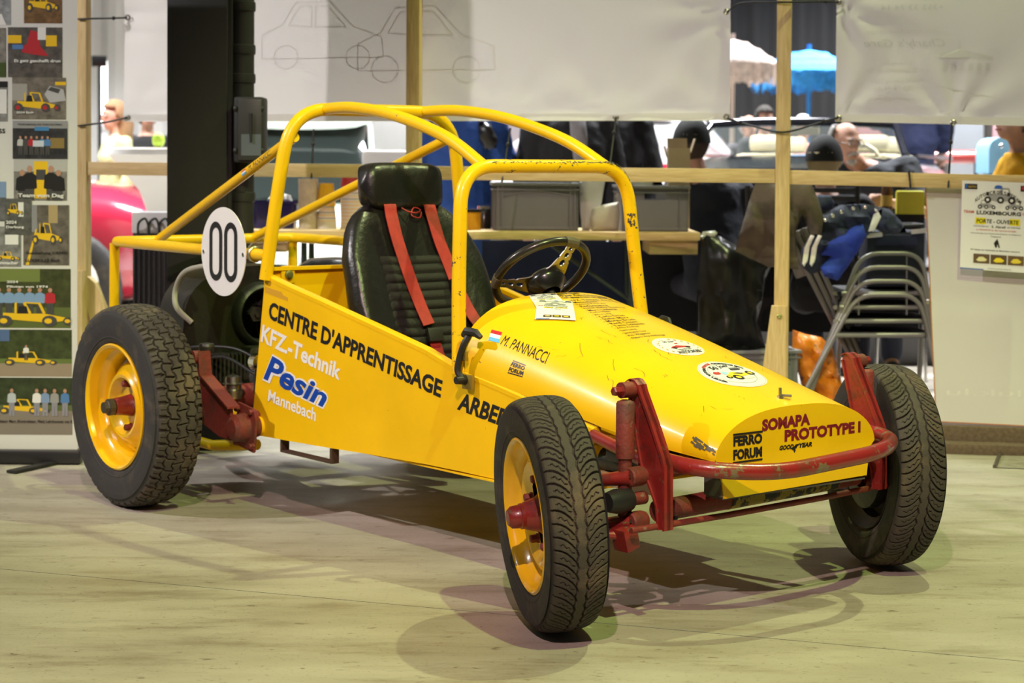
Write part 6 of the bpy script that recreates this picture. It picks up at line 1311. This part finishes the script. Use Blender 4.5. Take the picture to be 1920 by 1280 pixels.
car('display_car', 'pinkish red car body parked behind the cocktail table', (-4.65, 13.4, 0), R(4), (.45, .02, .05), 3.9, 1.6, 1.30, roof=False).scale = (1.25, 1.25, 1.25)
car('display_car', 'pale mint car with dark windscreen behind the rear hoop', (X(560, 16.5), 16.5, 0), R(-85), (.62, .72, .62), 4.0, 1.62, 1.62)
struct(MB().box((3.4, 14.95, .22), (7.6, 6.7, .44), None, .01).build('floor_platform', mat('platform_grey', (.16, .16, .17), .7), None, 0))
car('display_car', 'white car with red flank on the platform behind the leather jackets', (X(1140, 17.0), 17.05, .44), R(172), (.78, .78, .78), 3.3, 1.5, 1.22, mat('red_band', (.6, .03, .06), .3), glass=(.76, .76, .76))
CV = thing('convertible_car', 'black open convertible with cream headrests on the platform', 'car', (X(1545, 13.4), 13.45, .44), R(72)); pb = mat('carpaint_black', (.006, .007, .012), .12, coat=1)
secs = []
for x, z0, z1, w_ in ((-2.0, .40, .62, .72), (-1.9, .25, .78, .9), (-1.3, .18, .86, .98), (-.4, .18, .88, 1), (.6, .18, .88, 1), (1.3, .2, .84, .97), (1.85, .26, .72, .88), (2.0, .4, .6, .74)): secs.append([(x, .83*w_*math.copysign(abs(math.cos(a))**.45, math.cos(a)), (z0+z1)/2+(z1-z0)/2*math.copysign(abs(math.sin(a))**.5, math.sin(a))) for a in [2*math.pi*i/28 for i in range(28)]])
mb = MB(); mb.loft(secs); mb.build('car_body', pb, CV, 50)
for s in (-1, 1): MB().tube([(-1.25, s*.72, .86), (-.95, s*.62, 1.07)], .03, 8).build('windscreen_pillar', pb, CV, 50); MB().tube([(-1.3, s*.80, .865), (1.3, s*.80, .86)], .012, 6).build('chrome_strip', chrome, CV, 50)
MB().tube(smoothpath([(-.95, -.62, 1.07), (-.93, -.3, 1.09), (-.93, .3, 1.09), (-.95, .62, 1.07)]), .032, 8).build('windscreen_header', pb, CV, 50); mb = MB(); mb.grid(lambda i, j: (-1.25+.3*j, -.70+1.40*i+(.08-.16*i)*j, .87+.2*j), 2, 2); mb.build('windscreen', glassmat('pale_glass', (.3, .36, .33), .3, .05), CV, 0)
crm = mat('cream_leather', (.40, .36, .22), .5)
for y in (-.36, .36): 
    for x in (-.25, .62):
        MB().box((x, y, .70), (.16, .46, .36), Matrix.Rotation(R(10), 3, 'Y'), .05).build('seat_back', crm, CV, 50); MB().box((x+.05, y, .955), (.10, .27, .12), Matrix.Rotation(R(10), 3, 'Y'), .04).build('headrest', crm, CV, 50)
MB().box((-.90, 0, 1.03), (.03, .22, .055), None, .012).build('mirror', crm, CV, 40)
mb = MB(); mb.tube([(-.78, -.34+.17*math.cos(a*.4), .80+.15*math.sin(a*.4)) for a in range(16)], .014, 8, closed=True); mb.build('steering_wheel', crm, CV, 50)
for sx_ in (-1.25, 1.3):
    for s in (-1, 1): MB().lathe([(-.09, .20), (-.095, .29), (-.07, .315), (.07, .315), (.095, .29), (.09, .20)], (sx_, s*.74, .315), 'Y', 24).build('wheel', rub, CV, 50)
person('standing person in navy quilted jacket behind the convertible', (X(1716, 16.3), 16.4, .44), R(175), dict(elR=(.30, -.05, 1.15), wrR=(.16, -.22, 1.1)), (.010, .016, .055), (.02, .025, .05), (.05, .03, .02), scale=1.05, sleeve=1.8, shirt_t=.045)
for px, Y, label, c in ((1432, 19.0, 'distant person in black top standing under the parasols', (.012, .012, .014)), (1402, 19.4, 'distant person in dark top standing under the cream parasol', (.03, .025, .03)), (1504, 19.7, 'distant person in reddish top beside the blue parasol pole', (.30, .12, .12))):
    person(label, (X(px, Y), Y, 0), R(20), None, c, (.03, .03, .04), (.02, .015, .01) if 'black top' in label else (.6, .58, .55), bald='dark top' in label, sleeve=.8, vox=.02, scale=1.04 if 'black top' in label else 1.0)
person('person in pale yellow cardigan standing behind the cocktail table', (X(213, 15.2), 15.3, 0), R(-60), None, (.55, .55, .28), (.03, .03, .03), (.30, .17, .08), scale=.98, sleeve=1.7, long_hair=True, vox=.018)
person('person in short-sleeved black top standing behind the cocktail table', (X(272, 16.0), 16.1, 0), R(20), None, (.012, .012, .012), (.02, .02, .02), (.04, .03, .02), sleeve=.4, vox=.018)
# cocktail table with stretch cover
ctb = thing('cocktail_table', 'white cocktail table in a flared stretch cover beside the column', 'table', (X(324, 11.4), 11.4, 0)); zt2 = Zp(300, 281, 11.4)
mb = MB(); r_ = .385; mb.lathe([(zt2, 0), (zt2, r_), (zt2-.03, r_+.004), (zt2-.055, r_-.02), (zt2-.25, .20), (zt2-.45, .13), (.45, .12), (.15, .20), (.0, .34)], axis='Z', seg=48); mb.build('stretch_cover', mat('stretch_white', (.78, .78, .77), .6), ctb, 50); MB().lathe([(zt2+.001, 0), (zt2+.002, r_*.9), (zt2+.012, r_*.88), (zt2+.013, 0)], axis='Z', seg=40).build('table_top', mat('top_beige', (.6, .52, .45), .5), ctb, 50)
lm = MB().ell((0, 0, .047), (.04, .04, .048), 16).build('green_ball', mat('lime_ball', (.35, .55, .05), .5), None, 60); lm.location = (X(297, 11.4), 11.4, zt2+.012); tag(lm, 'lime green ball ornament on the cocktail table', 'ornament')
# neon tube and screen far left
nt_ = thing('light_tube', 'upright white light tube on the corrugated wall left of the banner', 'lamp', (X(194, 22), 22.0, 0)); MB().tube([(0, 0, 1.7), (0, 0, 2.42)], .045, 12).build('tube', emit('tube_glow', (.95, .97, 1.0), 6), nt_, 50); MB().box((0, .06, 1.2), (.06, .06, 2.5), None, .01).build('stand', mat('stand_white', (.6, .6, .62), .5), nt_, 30); MB().lathe([(0, .2), (.02, .2), (.02, 0)], axis='Z', seg=20).build('foot', blk, nt_, 40)
sc_ = thing('wall_screen', 'small dark screen on a stand left of the light tube', 'screen', (X(186, 20), 20.0, 0)); MB().box((0, 0, Zp(186, 115, 20)), (.16, .05, .12), None, .01).build('display', blkg, sc_, 30); MB().tube([(0, .02, 0), (0, .02, Zp(186, 115, 20))], .02, 8).build('pole', blk, sc_, 50); MB().lathe([(0, .18), (.02, .18), (.02, 0)], axis='Z', seg=20).build('foot', blk, sc_, 40)
# parasols and black backdrop
bd = thing('stage_curtain', 'tall black backdrop curtain behind the fringed parasols', 'curtain', (6.0, 28.6, 0)); mb = MB(); mb.grid(lambda i, j: (-2.9+.05*i, .05*math.sin(i*.9), 7.5*j), 117, 2); mb.grid(lambda i, j: (-2.9+.05*i, .03+.05*math.sin(i*.9), 7.5*j), 117, 2); mb.build('drape', mat('curtain_black', (.010, .010, .011), .9), bd, 60); MB().tube([(-2.95, .02, 7.5), (2.95, .02, 7.5)], .03, 8).build('curtain_rail', blk, bd, 50)
def parasol(pxc, ytop, yrim, rpx, Y, c, label):
    t = thing('parasol', label, 'parasol', (X(pxc, Y), Y, 0), 0); zt3, zr = Zp(pxc, ytop, Y), Zp(pxc, yrim, Y); r_ = rpx/3500*Y; m = mat('straw_%.2f' % c[0], c, .9, bump=1.0, bscale=30, var=.3, vscale=14)
    mb = MB(); n = 40; mb.grid(lambda i, j: (r_*(j/8)*math.cos(2*math.pi*i/n), r_*(j/8)*math.sin(2*math.pi*i/n), zt3-(zt3-zr)*(j/8)**1.5), n, 9, cu=True); ca = mb.build('canopy', m, t, 60)
    mb = MB()
    for i in range(110):
        a = 2*math.pi*i/110; l = random.uniform(.20, .30); ro = r_*random.uniform(.97, 1.03); d = .03; p = Vector((ro*math.cos(a), ro*math.sin(a), zr+.02)); q = Vector((-math.sin(a), math.cos(a), 0)); mb.add([p-q*d, p+q*d, p+q*d*.6+Vector((0, 0, -l)), p-q*d*.6+Vector((0, 0, -l))], [(0, 1, 2, 3)])
    f = mb.build('fringe', m, ca, 0); f['kind'] = 'stuff'
    for k in range(3):
        rr = r_*(.35+.25*k); mb = MB(); mb.lathe([(zt3-(zt3-zr)*((rr/r_)**1.5)+.03, rr-.02), (zt3-(zt3-zr)*((rr/r_)**1.5)-.03, rr+.05)], axis='Z', seg=40); mb.build('straw_layer', m, ca, 60)
    MB().tube([(0, 0, 0), (0, 0, zt3+.08)], .03, 10).build('pole', mat('pole_%.2f' % c[0], tuple(v*.8 for v in c), .5), t, 50); MB().lathe([(0, .3), (.06, .28), (.08, 0)], axis='Z', seg=24).build('foot', blk, t, 40)
parasol(1372, 74, 122, 88, 25, (.62, .52, .47), 'cream fringed beach parasol against the black backdrop'); parasol(1515, 94, 138, 106, 26, (.03, .25, .62), 'bright blue fringed beach parasol against the black backdrop')
# far right props
sb = thing('surfboard', 'red rounded surfboard lying behind the convertible', 'surfboard', (X(1800, 17.4), 17.4, 0)); zs = Zp(1795, 294, 17.4); mb = MB(); mb.loft([[(x, .16*w_*math.cos(a), zs+.065*w_*math.sin(a)) for a in [2*math.pi*i/16 for i in range(16)]] for x, w_ in ((-.55, .3), (-.45, .7), (-.2, .95), (.1, 1), (.25, .85), (.30, .3))]); mb.build('board', mat('board_red', (.62, .05, .03), .3, coat=.6), sb, 60)
for x in (-.35, .15): MB().tube([(x, 0, 0), (x, 0, zs-.05)], .02, 8).build('stand', blk, sb, 50)
mbx = thing('mailbox', 'pale blue rounded mailbox on a post beside the yellow shirt', 'mailbox', (X(1868, 13.0), 13.0, 0)); zb_ = Zp(1868, 325, 13); zt4 = Zp(1868, 258, 13); rr = 22/3500*13
pts = [(-rr, 0), (rr, 0), (rr, zt4-zb_-rr)]+[(rr*math.cos(a*.314), zt4-zb_-rr+rr*math.sin(a*.314)) for a in range(11)]+[(-rr, zt4-zb_-rr)]
MB().prism(pts, lambda x, z: (x, -.12, z+zb_), lambda x, z: (x, .25, z+zb_)).build('mailbox_body', mat('pale_blue', (.28, .55, .72), .35), mbx, 30); MB().ell((0, -.125, zt4-.06), (.018, .012, .018), 12).build('knob', chrome, mbx, 50); MB().box((0, .06, zb_/2), (.08, .08, zb_), None, .01).build('post', MATS['pale_blue'], mbx, 30)
def partition(px0, px1, Y, z1, c, label, nm='partition_panel'):
    t = thing(nm, label, 'partition', ((X(px0, Y)+X(px1, Y))/2, Y, 0)); w_ = X(px1, Y)-X(px0, Y); k = 'part_%.2f_%.2f' % (c[0], c[2])
    MB().box((0, 0, z1/2+.02), (w_, .03, z1-.04), None, .004).build('board', mat(k, c, .6, var=.03), t, 30)
    for s in (-1, 1): MB().box((s*(w_/2-.02), 0, z1/2), (.04, .05, z1), None, .004).build('frame_post', alum, t, 30); MB().box((s*(w_/2-.05), 0, .015), (.05, .40, .03), None, .004).build('foot', alum, t, 30)
partition(640, 800, 19.5, 2.4, (.62, .62, .62), 'light grey exhibition partition behind the seat headrest'); partition(905, 1012, 18.8, 2.4, (.72, .74, .78), 'white exhibition partition between the blue top and leather jacket')
partition(1770, 1850, 19.6, 2.6, (.62, .68, .75), 'pale grey-blue partition behind the red surfboard'); partition(1852, 1990, 19.9, 2.6, (.70, .42, .45), 'pink partition behind the pale blue mailbox'); partition(1572, 1660, 20.6, 2.2, (.20, .10, .10), 'dark maroon partition behind the person with glasses')
bxo = MB().box((0, 0, .66), (.30, .3, 1.32), None, .02).build('display_plinth', mat('plinth_beige', (.52, .50, .46), .7), None, 40); bxo.location = (X(725, 12.3), 12.3, 0); tag(bxo, 'tall beige display plinth behind the far rear strut', 'plinth')
